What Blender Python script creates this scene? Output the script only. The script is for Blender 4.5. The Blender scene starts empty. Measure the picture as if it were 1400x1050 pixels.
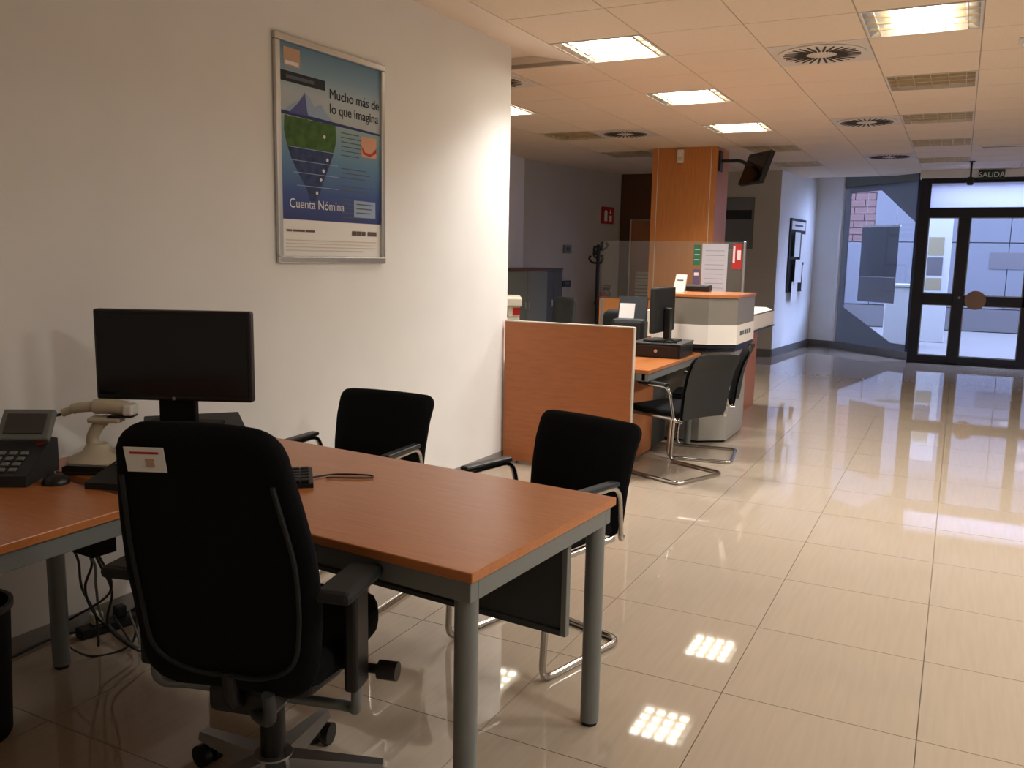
import bpy, bmesh, math, random
from mathutils import Vector, Matrix
random.seed(7)
PI = math.pi
sc = bpy.context.scene
C = sc.collection

# ------------------------------------------------------------------ camera
YAW, PITCH, ROLL, FPX, EYE = 0.4712, 0.1472, -0.0185, 1185.3, 1.452
cy, sy, cp, sp, cr, sr = math.cos(YAW), math.sin(YAW), math.cos(PITCH), math.sin(PITCH), math.cos(ROLL), math.sin(ROLL)
fwd = Vector((-sy * cp, cy * cp, -sp)); right = Vector((cy, sy, 0)); down = fwd.cross(right)
r2 = right * cr + down * sr; d2 = down * cr - right * sr
cam = bpy.data.cameras.new('camera'); cam.sensor_width = 36; cam.lens = FPX / 1400 * 36
cam.clip_start = 0.05; cam.clip_end = 200
camo = bpy.data.objects.new('camera', cam); C.objects.link(camo)
mw = Matrix.Identity(4)
for i in range(3):
    mw[i][0] = r2[i]; mw[i][1] = -d2[i]; mw[i][2] = -fwd[i]
mw.translation = Vector((0, 0, EYE)); camo.matrix_world = mw
sc.camera = camo

# ------------------------------------------------------------------ world and exposure
w = bpy.data.worlds.new('World'); sc.world = w; w.use_nodes = True
bg = w.node_tree.nodes['Background']; bg.inputs[0].default_value = (0.46, 0.58, 1.0, 1); bg.inputs[1].default_value = 11.0
vs = sc.view_settings
vs.view_transform = 'Standard'; vs.look = 'None'; vs.gamma = 1; vs.use_curve_mapping = False; vs.exposure = 0.18
LAMP_W = 21.0          # watts of a lit ceiling fixture
LAMP_COL = (1.0, 0.97, 0.93)
PANEL = 14.0            # radiance of the tubes seen between the louvre blades

# ------------------------------------------------------------------ materials
def lin(r, g, b):
    return tuple(((v / 255) / 12.92 if v / 255 <= 0.04045 else ((v / 255 + 0.055) / 1.055) ** 2.4) for v in (r, g, b)) + (1,)
M = {}
def mat(name, col, rough=0.5, metal=0.0, noise=0.0, scale=20, bump=0.0, stretch=None, spec=0.5, col2=None, emit=None, es=0):
    m = bpy.data.materials.new(name); m.use_nodes = True
    nt = m.node_tree; b = nt.nodes['Principled BSDF']
    c = lin(*col)
    b.inputs['Base Color'].default_value = c; b.inputs['Roughness'].default_value = rough
    b.inputs['Metallic'].default_value = metal; b.inputs['Specular IOR Level'].default_value = spec
    if noise or bump:
        tc = nt.nodes.new('ShaderNodeTexCoord'); mp = nt.nodes.new('ShaderNodeMapping')
        nt.links.new(tc.outputs['Object'], mp.inputs[0])
        if stretch: mp.inputs['Scale'].default_value = stretch
        n = nt.nodes.new('ShaderNodeTexNoise'); n.inputs['Scale'].default_value = scale; n.inputs['Detail'].default_value = 4
        nt.links.new(mp.outputs[0], n.inputs['Vector'])
        if noise:
            r = nt.nodes.new('ShaderNodeValToRGB')
            a = lin(*col2) if col2 else tuple(v * (1 - noise) for v in c[:3]) + (1,)
            r.color_ramp.elements[0].color = a; r.color_ramp.elements[1].color = c
            r.color_ramp.elements[0].position = 0.3; r.color_ramp.elements[1].position = 0.7
            nt.links.new(n.outputs[0], r.inputs[0]); nt.links.new(r.outputs[0], b.inputs['Base Color'])
        if bump:
            bp = nt.nodes.new('ShaderNodeBump'); bp.inputs['Strength'].default_value = bump; bp.inputs['Distance'].default_value = 0.002
            nt.links.new(n.outputs[0], bp.inputs['Height']); nt.links.new(bp.outputs[0], b.inputs['Normal'])
    if emit:
        b.inputs['Emission Color'].default_value = lin(*emit); b.inputs['Emission Strength'].default_value = es
    M[name] = m
    return m
mat('wall', (234, 233, 230), 0.85, noise=0.04, scale=3, bump=0.15)
mat('wall_grey', (190, 184, 174), 0.85, noise=0.04, scale=3)
mat('gypsum', (238, 224, 208), 0.9)
mat('ceiling_tile', (236, 217, 194), 0.8, noise=0.05, scale=60)
mat('ceiling_metal', (214, 206, 196), 0.6)
mat('grid', (176, 164, 148), 0.6)
mat('grout', (158, 142, 122), 0.8)
mat('tile', (180, 164, 144), 0.035, noise=0.07, scale=4, stretch=(14, 0.8, 1), spec=0.6)
mat('skirt_pale', (146, 142, 136), 0.5)
mat('skirt', (104, 102, 100), 0.4)
mat('wood', (190, 118, 66), 0.26, noise=0.16, scale=6, stretch=(1, 16, 16), spec=0.5)
mat('wood_v', (204, 132, 72), 0.4, noise=0.18, scale=6, stretch=(14, 14, 0.7))
mat('wood_panel', (180, 108, 60), 0.42, noise=0.15, scale=6, stretch=(1.2, 10, 10))
mat('wood_edge', (196, 124, 66), 0.4, noise=0.1, scale=10, stretch=(1, 10, 10))
mat('wood_dark', (96, 60, 38), 0.5, noise=0.15, scale=6, stretch=(12, 12, 1))
mat('wood_door', (170, 112, 70), 0.45, noise=0.15, scale=6, stretch=(12, 12, 1))
mat('pale_edge', (214, 204, 188), 0.5)
mat('grey_metal', (122, 126, 124), 0.42, metal=0.25)
mat('dark_grey', (58, 62, 62), 0.45, metal=0.1)
mat('alu', (196, 196, 194), 0.32, metal=0.85)
mat('chrome', (190, 188, 184), 0.16, metal=1.0)
mat('satin', (150, 150, 148), 0.36, metal=0.9)
mat('black_fabric', (28, 28, 30), 0.95, noise=0.4, scale=300, bump=0.3, spec=0.1)
mat('black_shell', (28, 30, 30), 0.65, spec=0.35)
mat('black', (14, 14, 15), 0.4)
mat('black_matt', (10, 10, 11), 0.7, spec=0.2)
mat('screen', (10, 12, 14), 0.12)
mat('rubber', (22, 22, 22), 0.8)
mat('white', (232, 230, 224), 0.5)
mat('paper', (236, 234, 230), 0.8)
mat('cream', (206, 198, 178), 0.5)
mat('beige_plastic', (196, 186, 162), 0.5)
mat('kiosk_grey', (134, 127, 115), 0.42, metal=0.1)
mat('kiosk_white', (240, 232, 220), 0.45)
mat('kiosk_lower', (152, 148, 140), 0.4, metal=0.2)
mat('cab_grey', (112, 116, 112), 0.5)
mat('cab_dark', (74, 76, 76), 0.5)
mat('teal_dark', (30, 36, 40), 0.6)
mat('ink', (30, 34, 44), 0.7)
mat('ink_soft', (88, 96, 104), 0.7)
mat('ink_brown', (96, 80, 72), 0.7)
mat('print_white', (226, 226, 230), 0.7)
mat('print_tan', (196, 160, 132), 0.7)
mat('print_purple', (84, 92, 150), 0.7)
mat('print_ice', (150, 172, 200), 0.7)
mat('print_green', (70, 112, 44), 0.7, noise=0.5, scale=24)
mat('print_rock', (26, 40, 74), 0.7, noise=0.4, scale=30, col2=(52, 74, 122))
mat('print_navy', (40, 54, 108), 0.7)
mat('print_red', (182, 44, 44), 0.6)
mat('print_skin', (214, 160, 130), 0.7)
mat('label_green', (44, 110, 78), 0.6)
mat('label_violet', (96, 84, 116), 0.6)
mat('red_sign', (172, 34, 30), 0.5)
mat('red', (168, 28, 26), 0.35)
mat('green_sign', (18, 52, 40), 0.5)
mat('frame_dark', (30, 32, 44), 0.4, metal=0.3)
mat('disc_tan', (150, 118, 96), 0.5)
mat('poster_back', (116, 118, 122), 0.8)
mat('poster_back_low', (140, 138, 140), 0.8)
mat('lamp_tray', (226, 210, 170), 0.5, metal=0.2)
mat('blade', (226, 212, 180), 0.35, metal=0.7)
mat('vent_dark', (62, 55, 48), 0.7)
mat('pavement', (102, 98, 94), 0.8, noise=0.1, scale=5)
mat('facade', (80, 80, 84), 0.8, noise=0.04, scale=2)
mat('facade_joint', (54, 54, 60), 0.8)
mat('brick', (90, 64, 58), 0.85, noise=0.25, scale=14)
mat('yellow_sign', (106, 96, 70), 0.7)
mat('plaque', (64, 60, 60), 0.6)
mat('out_white', (138, 136, 132), 0.7)
mat('print_line_soft', (150, 152, 160), 0.8)
mat('sheet_blue', (190, 192, 204), 0.6)
mat('leaf', (84, 112, 58), 0.7, noise=0.3, scale=9)

def emission(name, col, s):
    m = bpy.data.materials.new(name); m.use_nodes = True; nt = m.node_tree
    nt.nodes.remove(nt.nodes['Principled BSDF']); e = nt.nodes.new('ShaderNodeEmission')
    e.inputs[0].default_value = (*col, 1); e.inputs[1].default_value = s
    nt.links.new(e.outputs[0], nt.nodes['Material Output'].inputs[0]); M[name] = m
emission('tube_light', (1.0, 0.96, 0.89), PANEL)
emission('tube_light_cool', (1.0, 0.95, 0.95), PANEL)

def thin_glass(name, tint, gloss_rough=0.02, amount=0.08, haze=None, haze_mix=0.0):
    m = bpy.data.materials.new(name); m.use_nodes = True; nt = m.node_tree
    nt.nodes.remove(nt.nodes['Principled BSDF'])
    t = nt.nodes.new('ShaderNodeBsdfTransparent'); t.inputs[0].default_value = (*tint, 1)
    g = nt.nodes.new('ShaderNodeBsdfGlossy'); g.inputs['Roughness'].default_value = gloss_rough
    fr = nt.nodes.new('ShaderNodeFresnel'); g_ = nt.nodes.new('ShaderNodeNewGeometry'); ma_ = nt.nodes.new('ShaderNodeMath'); ma_.operation = 'MULTIPLY_ADD'; ma_.inputs[1].default_value = -2.0; ma_.inputs[2].default_value = 1.0; nt.links.new(g_.outputs['Backfacing'], ma_.inputs[0]); pw_ = nt.nodes.new('ShaderNodeMath'); pw_.operation = 'POWER'; pw_.inputs[0].default_value = 1.3; nt.links.new(ma_.outputs[0], pw_.inputs[1]); nt.links.new(pw_.outputs[0], fr.inputs[0])
    mx = nt.nodes.new('ShaderNodeMixShader'); nt.links.new(fr.outputs[0], mx.inputs[0])
    nt.links.new(t.outputs[0], mx.inputs[1]); nt.links.new(g.outputs[0], mx.inputs[2])
    out = mx
    if haze:
        tl = nt.nodes.new('ShaderNodeBsdfTranslucent'); tl.inputs[0].default_value = (*haze, 1)
        df = nt.nodes.new('ShaderNodeBsdfDiffuse'); df.inputs[0].default_value = (*haze, 1)
        m1 = nt.nodes.new('ShaderNodeMixShader'); m1.inputs[0].default_value = 0.3
        nt.links.new(tl.outputs[0], m1.inputs[1]); nt.links.new(df.outputs[0], m1.inputs[2])
        m2 = nt.nodes.new('ShaderNodeMixShader'); m2.inputs[0].default_value = haze_mix
        nt.links.new(mx.outputs[0], m2.inputs[1]); nt.links.new(m1.outputs[0], m2.inputs[2]); out = m2
    nt.links.new(out.outputs[0], nt.nodes['Material Output'].inputs[0]); M[name] = m
thin_glass('glass', (0.95, 0.97, 1.0))
thin_glass('screen_glass', (0.93, 0.96, 0.95), haze=(0.8, 0.76, 0.7), haze_mix=0.04)
thin_glass('clear_sleeve', (0.92, 0.93, 0.95), haze=(0.85, 0.85, 0.9), haze_mix=0.35)
thin_glass('film', (0.45, 0.45, 0.45), haze=(0.18, 0.172, 0.165), haze_mix=0.72)
thin_glass('frost', (0.9, 0.92, 1.0), haze=(0.92, 0.93, 1.0), haze_mix=0.9)

# poster print: vertical sky-to-sea gradient, a flat print
def poster_mat():
    m = bpy.data.materials.new('poster_print'); m.use_nodes = True; nt = m.node_tree; b = nt.nodes['Principled BSDF']
    b.inputs['Roughness'].default_value = 0.6
    tc = nt.nodes.new('ShaderNodeTexCoord'); sx = nt.nodes.new('ShaderNodeSeparateXYZ'); r = nt.nodes.new('ShaderNodeValToRGB')
    nt.links.new(tc.outputs['Generated'], sx.inputs[0]); nt.links.new(sx.outputs[2], r.inputs[0])
    cols = [(0.0, (44, 58, 118)), (0.16, (58, 84, 146)), (0.36, (92, 136, 170)), (0.575, (140, 170, 172)), (0.60, (176, 186, 188)), (0.74, (176, 190, 198)), (0.86, (128, 160, 180)), (1.0, (94, 130, 156))]
    e = r.color_ramp.elements
    e[0].position = 0; e[0].color = lin(*cols[0][1]); e[1].position = 1; e[1].color = lin(*cols[-1][1])
    for p, c in cols[1:-1]:
        k = e.new(p); k.color = lin(*c)
    nt.links.new(r.outputs[0], b.inputs['Base Color']); M['poster_print'] = m
poster_mat()

# far floor: tile joints carried by the material where the pieces get too small
def far_floor_mat():
    m = M['tile'].copy(); m.name = 'tile_far'; nt = m.node_tree; b = nt.nodes['Principled BSDF']
    geo = nt.nodes.new('ShaderNodeNewGeometry'); sx = nt.nodes.new('ShaderNodeSeparateXYZ'); nt.links.new(geo.outputs['Position'], sx.inputs[0])
    fac = []
    for ax, off in ((0, 60.0), (1, 60.0 - 2.785)):
        a = nt.nodes.new('ShaderNodeMath'); a.operation = 'ADD'; a.inputs[1].default_value = off; nt.links.new(sx.outputs[ax], a.inputs[0])
        p = nt.nodes.new('ShaderNodeMath'); p.operation = 'PINGPONG'; p.inputs[1].default_value = 0.3; nt.links.new(a.outputs[0], p.inputs[0])
        l = nt.nodes.new('ShaderNodeMath'); l.operation = 'LESS_THAN'; l.inputs[1].default_value = 0.002; nt.links.new(p.outputs[0], l.inputs[0]); fac.append(l)
    mx = nt.nodes.new('ShaderNodeMath'); mx.operation = 'MAXIMUM'; nt.links.new(fac[0].outputs[0], mx.inputs[0]); nt.links.new(fac[1].outputs[0], mx.inputs[1])
    src = b.inputs['Base Color'].links[0].from_socket
    cm = nt.nodes.new('ShaderNodeMix'); cm.data_type = 'RGBA'; cm.inputs[7].default_value = lin(150, 134, 116)
    nt.links.new(mx.outputs[0], cm.inputs[0]); nt.links.new(src, cm.inputs[6]); nt.links.new(cm.outputs[2], b.inputs['Base Color']); M['tile_far'] = m
far_floor_mat()

# ------------------------------------------------------------------ mesh helpers
def fillet(pts, rad, n=5):
    P = [Vector(p) for p in pts]; out = [P[0]]
    for i in range(1, len(P) - 1):
        a, b, c = P[i - 1], P[i], P[i + 1]
        d1, d2_ = (a - b), (c - b); r = min(rad, d1.length * 0.49, d2_.length * 0.49)
        p1 = b + d1.normalized() * r; p2 = b + d2_.normalized() * r
        for k in range(n + 1):
            t = k / n; out.append(p1 * (1 - t) ** 2 + b * 2 * t * (1 - t) + p2 * t * t)
    out.append(P[-1]); return out
def spline(pts, n=8):
    P = [Vector(p) for p in pts]; P = [P[0] * 2 - P[1]] + P + [P[-1] * 2 - P[-2]]; out = []
    for i in range(1, len(P) - 2):
        for k in range(n):
            t = k / n; a, b, c, d = P[i - 1], P[i], P[i + 1], P[i + 2]
            out.append(0.5 * ((2 * b) + (c - a) * t + (2 * a - 5 * b + 4 * c - d) * t * t + (3 * b - a - 3 * c + d) * t ** 3))
    out.append(P[-2]); return out
class MB:
    def __init__(s): s.bm = bmesh.new(); s.curved = False
    def box(s, x0, x1, y0, y1, z0, z1, bev=0.0, rot=None, seg=2):
        t = bmesh.new(); bmesh.ops.create_cube(t, size=1)
        c = Vector(((x0 + x1) / 2, (y0 + y1) / 2, (z0 + z1) / 2)); d = (x1 - x0, y1 - y0, z1 - z0)
        for v in t.verts: v.co = Vector((v.co.x * d[0], v.co.y * d[1], v.co.z * d[2]))
        if bev: bmesh.ops.bevel(t, geom=t.edges[:], offset=bev, segments=seg, affect='EDGES', profile=0.5)
        for v in t.verts: v.co = (rot @ v.co if rot else v.co) + c
        return s.add(t)
    def add(s, t):
        t.verts.index_update(); vm = [s.bm.verts.new(v.co) for v in t.verts]
        for f in t.faces:
            try: s.bm.faces.new([vm[v.index] for v in f.verts])
            except ValueError: pass
        t.free(); return s
    def cyl(s, p0, p1, r0, r1=None, seg=20, cap=True):
        s.curved = True; r1 = r0 if r1 is None else r1; a, b = Vector(p0), Vector(p1); z = (b - a).normalized()
        x = z.orthogonal().normalized(); y = z.cross(x); A = []; B = []
        for k in range(seg):
            th = 2 * PI * k / seg; d = x * math.cos(th) + y * math.sin(th)
            A.append(s.bm.verts.new(a + d * r0)); B.append(s.bm.verts.new(b + d * r1))
        for k in range(seg): s.bm.faces.new((A[k], A[(k + 1) % seg], B[(k + 1) % seg], B[k]))
        if cap: s.bm.faces.new(A[::-1]); s.bm.faces.new(B)
        return s
    def tube(s, pts, r, seg=8):
        s.curved = True; P = [Vector(p) for p in pts]; rings = []; nrm = None
        for i, p in enumerate(P):
            t = (P[min(i + 1, len(P) - 1)] - P[max(i - 1, 0)]).normalized()
            if nrm is None: nrm = t.orthogonal().normalized()
            else:
                nrm = nrm - t * nrm.dot(t)
                nrm = nrm.normalized() if nrm.length > 1e-6 else t.orthogonal().normalized()
            b = t.cross(nrm); rr = r[i] if isinstance(r, (list, tuple)) else r
            rings.append([s.bm.verts.new(p + (nrm * math.cos(2 * PI * k / seg) + b * math.sin(2 * PI * k / seg)) * rr) for k in range(seg)])
        for i in range(len(rings) - 1):
            for k in range(seg): s.bm.faces.new((rings[i][k], rings[i][(k + 1) % seg], rings[i + 1][(k + 1) % seg], rings[i + 1][k]))
        s.bm.faces.new(rings[0][::-1]); s.bm.faces.new(rings[-1]); return s
    def lathe(s, prof, c=(0, 0, 0), seg=28):
        s.curved = True; rings = []
        for r, z in prof:
            rings.append([s.bm.verts.new((c[0] + r * math.cos(2 * PI * k / seg), c[1] + r * math.sin(2 * PI * k / seg), c[2] + z)) for k in range(seg)] if r > 1e-6 else [s.bm.verts.new((c[0], c[1], c[2] + z))])
        for a, b in zip(rings, rings[1:]):
            for k in range(seg):
                q = [a[k % len(a)], a[(k + 1) % len(a)], b[(k + 1) % len(b)], b[k % len(b)]]; q2 = []
                for v in q:
                    if v not in q2: q2.append(v)
                if len(q2) > 2: s.bm.faces.new(q2)
        return s
    def prism(s, poly, z0, z1, bev=0.0):
        t = bmesh.new(); A = [t.verts.new((x, y, z0)) for x, y in poly]; B = [t.verts.new((x, y, z1)) for x, y in poly]; n = len(poly)
        t.faces.new(A[::-1]); t.faces.new(B)
        for k in range(n): t.faces.new((A[k], A[(k + 1) % n], B[(k + 1) % n], B[k]))
        bmesh.ops.recalc_face_normals(t, faces=t.faces[:])
        if bev: bmesh.ops.bevel(t, geom=t.edges[:], offset=bev, segments=2, affect='EDGES', profile=0.5)
        return s.add(t)
    def prism_ax(s, poly, a0, a1, axis):
        # poly in the plane normal to axis: 'x' -> (y,z), 'y' -> (x,z)
        def P(p, a): return (a, p[0], p[1]) if axis == 'x' else (p[0], a, p[1])
        t = bmesh.new(); n = len(poly); A = [t.verts.new(P(p, a0)) for p in poly]; B = [t.verts.new(P(p, a1)) for p in poly]
        t.faces.new(A); t.faces.new(B[::-1])
        for k in range(n): t.faces.new((A[k], A[(k + 1) % n], B[(k + 1) % n], B[k]))
        bmesh.ops.recalc_face_normals(t, faces=t.faces[:]); return s.add(t)
    def shell(s, hw, path, thick, corner=0.06, bow=0.03, nx=12, edge=0.5):
        # a padded sheet: path = list of (y,z) centre points from bottom to top; hw(t) = half width; bowed in x; rounded corners
        s.curved = True; P = [Vector((0, y, z)) for y, z in path]; L = [0]
        for a, b in zip(P, P[1:]): L.append(L[-1] + (b - a).length)
        T = L[-1]; rows = []; n = 26
        for i in range(n + 1):
            d = T * (0.5 - 0.5 * math.cos(PI * i / n)); k = 0
            while k < len(L) - 2 and L[k + 1] < d: k += 1
            t = (d - L[k]) / (L[k + 1] - L[k]); p = P[k].lerp(P[k + 1], t); tg = (P[k + 1] - P[k]).normalized()
            nm = Vector((0, -tg.z, tg.y)); h = hw(d / T); e = min(d, T - d)
            cr_ = corner
            if e < cr_: h = h - cr_ + math.sqrt(max(0, cr_ ** 2 - (cr_ - e) ** 2))
            rows.append((p, nm, h, min(1.0, (e / 0.03)) ** 0.5))
        F = []; B = []
        for p, nm, h, te in rows:
            f = []; b = []
            for j in range(nx + 1):
                u = -math.cos(PI * j / nx); x = u * h; off = bow * (1 - (x / max(hw(0.5), 1e-3)) ** 2)
                ed = max(0.12, te * math.sqrt(max(0.0, 1 - abs(u) ** 6))); q = p + Vector((x, 0, 0)) + nm * off
                f.append(s.bm.verts.new(q - nm * thick / 2 * ed)); b.append(s.bm.verts.new(q + nm * thick / 2 * ed))
            F.append(f); B.append(b)
        for i in range(n):
            for j in range(nx):
                s.bm.faces.new((F[i][j], F[i][j + 1], F[i + 1][j + 1], F[i + 1][j])); s.bm.faces.new((B[i][j + 1], B[i][j], B[i + 1][j], B[i + 1][j + 1]))
            s.bm.faces.new((F[i][0], F[i + 1][0], B[i + 1][0], B[i][0])); s.bm.faces.new((F[i + 1][nx], F[i][nx], B[i][nx], B[i + 1][nx]))
        for j in range(nx):
            s.bm.faces.new((F[0][j + 1], F[0][j], B[0][j], B[0][j + 1])); s.bm.faces.new((F[n][j], F[n][j + 1], B[n][j + 1], B[n][j]))
        return s
    def build(s, name, m, parent=None, loc=None, rz=None, smooth=True):
        bmesh.ops.recalc_face_normals(s.bm, faces=s.bm.faces[:])
        me = bpy.data.meshes.new(name); s.bm.to_mesh(me); s.bm.free()
        me.materials.append(M[m] if isinstance(m, str) else m)
        if smooth and s.curved:
            me.polygons.foreach_set('use_smooth', [True] * len(me.polygons)); me.set_sharp_from_angle(angle=math.radians(38))
        o = bpy.data.objects.new(name, me); C.objects.link(o)
        if parent: o.parent = parent
        if loc: o.location = loc
        if rz: o.rotation_euler = (0, 0, rz)
        return o
def box(x0, x1, y0, y1, z0, z1, bev=0.0): return MB().box(x0, x1, y0, y1, z0, z1, bev)
def tag(o, label=None, cat=None, group=None, kind=None):
    if label: o['label'] = label
    if cat: o['category'] = cat
    if group: o['group'] = group
    if kind: o['kind'] = kind
    return o
def thing(name, label, cat, loc=(0, 0, 0), rz=0, group=None):
    o = bpy.data.objects.new(name, None); C.objects.link(o); o.location = loc; o.rotation_euler = (0, 0, rz); o.empty_display_size = 0.1
    return tag(o, label, cat, group)
def root(name, loc=(0, 0, 0), rz=0):
    o = bpy.data.objects.new(name, None); C.objects.link(o); o.location = loc; o.rotation_euler = (0, 0, rz); o['kind'] = 'structure'; return o
def dup(o, loc, rz=0, label=None):
    r = o.copy(); C.objects.link(r); r.location = loc; r.rotation_euler = (0, 0, rz)
    if label: r['label'] = label
    for ch in list(o.children):
        c = ch.copy(); C.objects.link(c); c.parent = r
        for g in list(ch.children):
            d = g.copy(); C.objects.link(d); d.parent = c
    return r
def text_mesh(name, s, size, m, parent, loc, rot, align='LEFT', bold=0.0):
    cu = bpy.data.curves.new(name, 'FONT'); cu.body = s; cu.size = size; cu.extrude = 0.0004; cu.align_x = align; cu.offset = bold
    t = bpy.data.objects.new(name, cu); C.objects.link(t); bpy.context.view_layer.update()
    me = bpy.data.meshes.new_from_object(t.evaluated_get(bpy.context.evaluated_depsgraph_get()))
    bpy.data.objects.remove(t); me.name = name; me.materials.clear(); me.materials.append(M[m])
    o = bpy.data.objects.new(name, me); C.objects.link(o); o.parent = parent; o.location = loc; o.rotation_euler = rot; return o
def prop(name, bm_, m, parent): return bm_.build(name, m, parent)
def struct(name, b, m): return tag(b.build(name, m), kind='structure')
def wall_seg(name, p0, p1, t, z0, z1, m):
    # wall whose visible face runs from p0 to p1, thickness t to its left
    a, b = Vector(p0), Vector(p1); d = (b - a).normalized(); n = Vector((-d.y, d.x))
    return struct(name, MB().prism([tuple(a), tuple(b), tuple(b + n * t), tuple(a + n * t)], z0, z1), m)

# ------------------------------------------------------------------ the room
CZ = 2.76
floor = struct('floor', box(-9, 4.2, -2.2, 14.05, -0.12, -0.006), 'grout')
TY0 = 2.785
def tile_mesh():
    b = box(-0.2985, 0.2985, -0.2985, 0.2985, -0.006, 0.0); o = b.build('tile', 'tile', floor); return o
t0 = tile_mesh(); first = True
for i in range(-5, 4):
    for j in range(-4, 12):
        if i == 3 and j > 8: continue
        o = t0 if first else t0.copy()
        if not first: C.objects.link(o); o.parent = floor
        first = False
        o.location = (-0.3 + i * 0.6 + 0.6, TY0 + 0.3 + j * 0.6, 0)
YF = TY0 + 12 * 0.6
far = MB().box(-9, 4.2, YF, 14.05, -0.006, 0).box(-9, -3.0, -2.2, YF, -0.006, 0).box(2.4, 4.2, -2.2, YF, -0.006, 0).box(-3.0, 2.4, -2.2, TY0 - 2.4, -0.006, 0)
far.box(1.8, 2.4, TY0 + 9 * 0.6, YF, -0.006, 0)
far.prism([(-2.4, 14.05), (-0.55, 14.05), (-0.55, 14.4), (-1.8, 15.7), (-2.4, 15.7)], -0.006, 0)
o = far.build('tile_field', 'tile_far', floor); o['kind'] = 'stuff'

# main left wall (slightly skewed in plan), its free end, the rooms beyond
wall_seg('wall_left', (-2.995, -2.2), (-2.80, 5.40), 0.14, 0, 2.9, 'wall')
struct('baseboard_left', MB().prism([(-2.989, -2.2), (-2.794, 5.40), (-2.806, 5.40), (-3.001, -2.2)], 0, 0.075), 'skirt_pale')
struct('wall_behind', box(-9, 4.2, -2.35, -2.2, 0, 2.9), 'wall')
struct('wall_right', box(4.2, 4.35, -2.35, 14.2, 0, 2.9), 'wall')
struct('wall_office', box(-9.15, -9, -2.2, 11.2, 0, 2.9), 'wall_grey')
wall_seg('wall_office_back', (-9.0, 11.0), (-5.5, 10.86), 0.14, 0, 2.9, 'wall_grey')
struct('wall_office_pier', MB().prism([(-5.62, 10.2), (-5.28, 10.1), (-5.42, 10.9), (-5.7, 10.9)], 0, 2.9), 'wall')
wall_seg('wall_service', (-5.46, 10.85), (-4.92, 13.4), 0.14, 0, 2.9, 'wall_grey')
struct('wall_far', box(-5.2, -2.44, 13.4, 13.55, 0, 2.9), 'wall_grey')
wall_seg('wall_side', (-2.44, 13.4), (-2.24, 15.65), 0.14, 0, 2.9, 'wall')
wall_seg('wall_corner', (-2.26, 15.62), (-1.85, 15.5), 0.14, 0, 2.9, 'wall')
struct('baseboard_side', MB().prism([(-2.434, 13.4), (-2.234, 15.62), (-2.25, 15.62), (-2.45, 13.4)], 0, 0.12), 'skirt')
struct('baseboard_corner', MB().prism([(-2.24, 15.61), (-1.85, 15.49), (-1.85, 15.51), (-2.24, 15.63)], 0, 0.12), 'skirt')
struct('baseboard_far', box(-4.3, -2.45, 13.388, 13.4, 0, 0.12), 'skirt')
struct('wall_above_door', box(-0.62, 4.2, 14.0, 14.2, 2.65, 2.9), 'wall')
struct('wall_beside_door', box(1.75, 4.2, 14.0, 14.2, 0, 2.65), 'wall')

# ceiling: slab, tile pieces, plaster border along the left wall
ceiling = struct('ceiling', MB().box(-9, 4.2, -2.2, 14.2, 2.9, 3.05).prism([(-2.6, 14.2), (-0.5, 14.2), (-0.5, 14.5), (-1.8, 15.8), (-2.6, 15.8)], 2.9, 3.05), 'gypsum')
CY0 = 5.13
lights_on = [(-4, 0), (-1, 0), (-4, 3), (-4, 6), (-7, 3), (2, 0), (2, 3), (2, -3), (2, -6)]
lights_off = [(-1, 3), (-1, 6), (-1, 9), (-1, 12), (-7, 6), (-7, 9), (-4, 9), (-4, 12)]
vents = [(-2, 1), (-2, 6), (-2, 11), (-6, 1), (-6, 6)]
occupied = set(lights_on + lights_off + vents)
pt = box(-0.2965, 0.2965, -0.2965, 0.2965, CZ, CZ + 0.012, 0.0015).build('ceiling_tile', 'ceiling_tile', ceiling); first = True
near_cells = []
for j in range(-4, 9):
    for i in range(-10, 2):
        if j < 1 and i < -4: continue
        if (i, j) in occupied: continue
        near_cells.append((i, j))
for i, j in near_cells:
    o = pt if first else pt.copy()
    if not first: C.objects.link(o); o.parent = ceiling
    first = False
    o.location = (i * 0.6 + 0.3, CY0 + j * 0.6 + 0.3, 0)
fb = MB()
for j in range(-13, 16):
    for i in range(-15, 7):
        if (i, j) in occupied or (i, j) in near_cells: continue
        if j < 1 and i < -4: continue
        x, y = i * 0.6 + 0.3, CY0 + j * 0.6 + 0.3
        if y > 13.9 and (x < -2.4 or x > -0.4): continue
        if y > 13.4 and x < -2.4: continue
        fb.box(x - 0.2965, x + 0.2965, y - 0.2965, y + 0.2965, CZ, CZ + 0.012)
o = fb.build('ceiling_tile_field', 'ceiling_tile', ceiling); o['kind'] = 'stuff'
gb = MB()
for i in range(-15, 8):
    y0 = CY0 + 0.6 if i < -4 else -2.2
    gb.box(i * 0.6 - 0.012, i * 0.6 + 0.012, y0, 14.0, CZ + 0.004, CZ + 0.03)
for j in range(-12, 16):
    x0 = -9 if j >= 1 else -2.4
    gb.box(x0, 4.2, CY0 + j * 0.6 - 0.012, CY0 + j * 0.6 + 0.012, CZ + 0.0045, CZ + 0.03)
gb.build('grid_rail', 'grid', ceiling)
struct('trim_1', MB().prism_ax([(-3.1, 2.84), (-2.8, 2.84), (-2.4, CZ - 0.002), (-2.4, 2.9), (-3.1, 2.9)], -2.2, CY0 + 0.6, 'y'), 'gypsum')
struct('trim_2', MB().box(-3.6, -3.1, 5.36, CY0 + 0.6, CZ - 0.002, 2.9).box(-3.1, -2.4, CY0 + 0.59, CY0 + 0.604, CZ - 0.002, 2.9), 'gypsum')
struct('trim_3', box(-9, -3.6, -2.2, CY0 + 0.6, 2.70, 2.9), 'gypsum')

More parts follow.
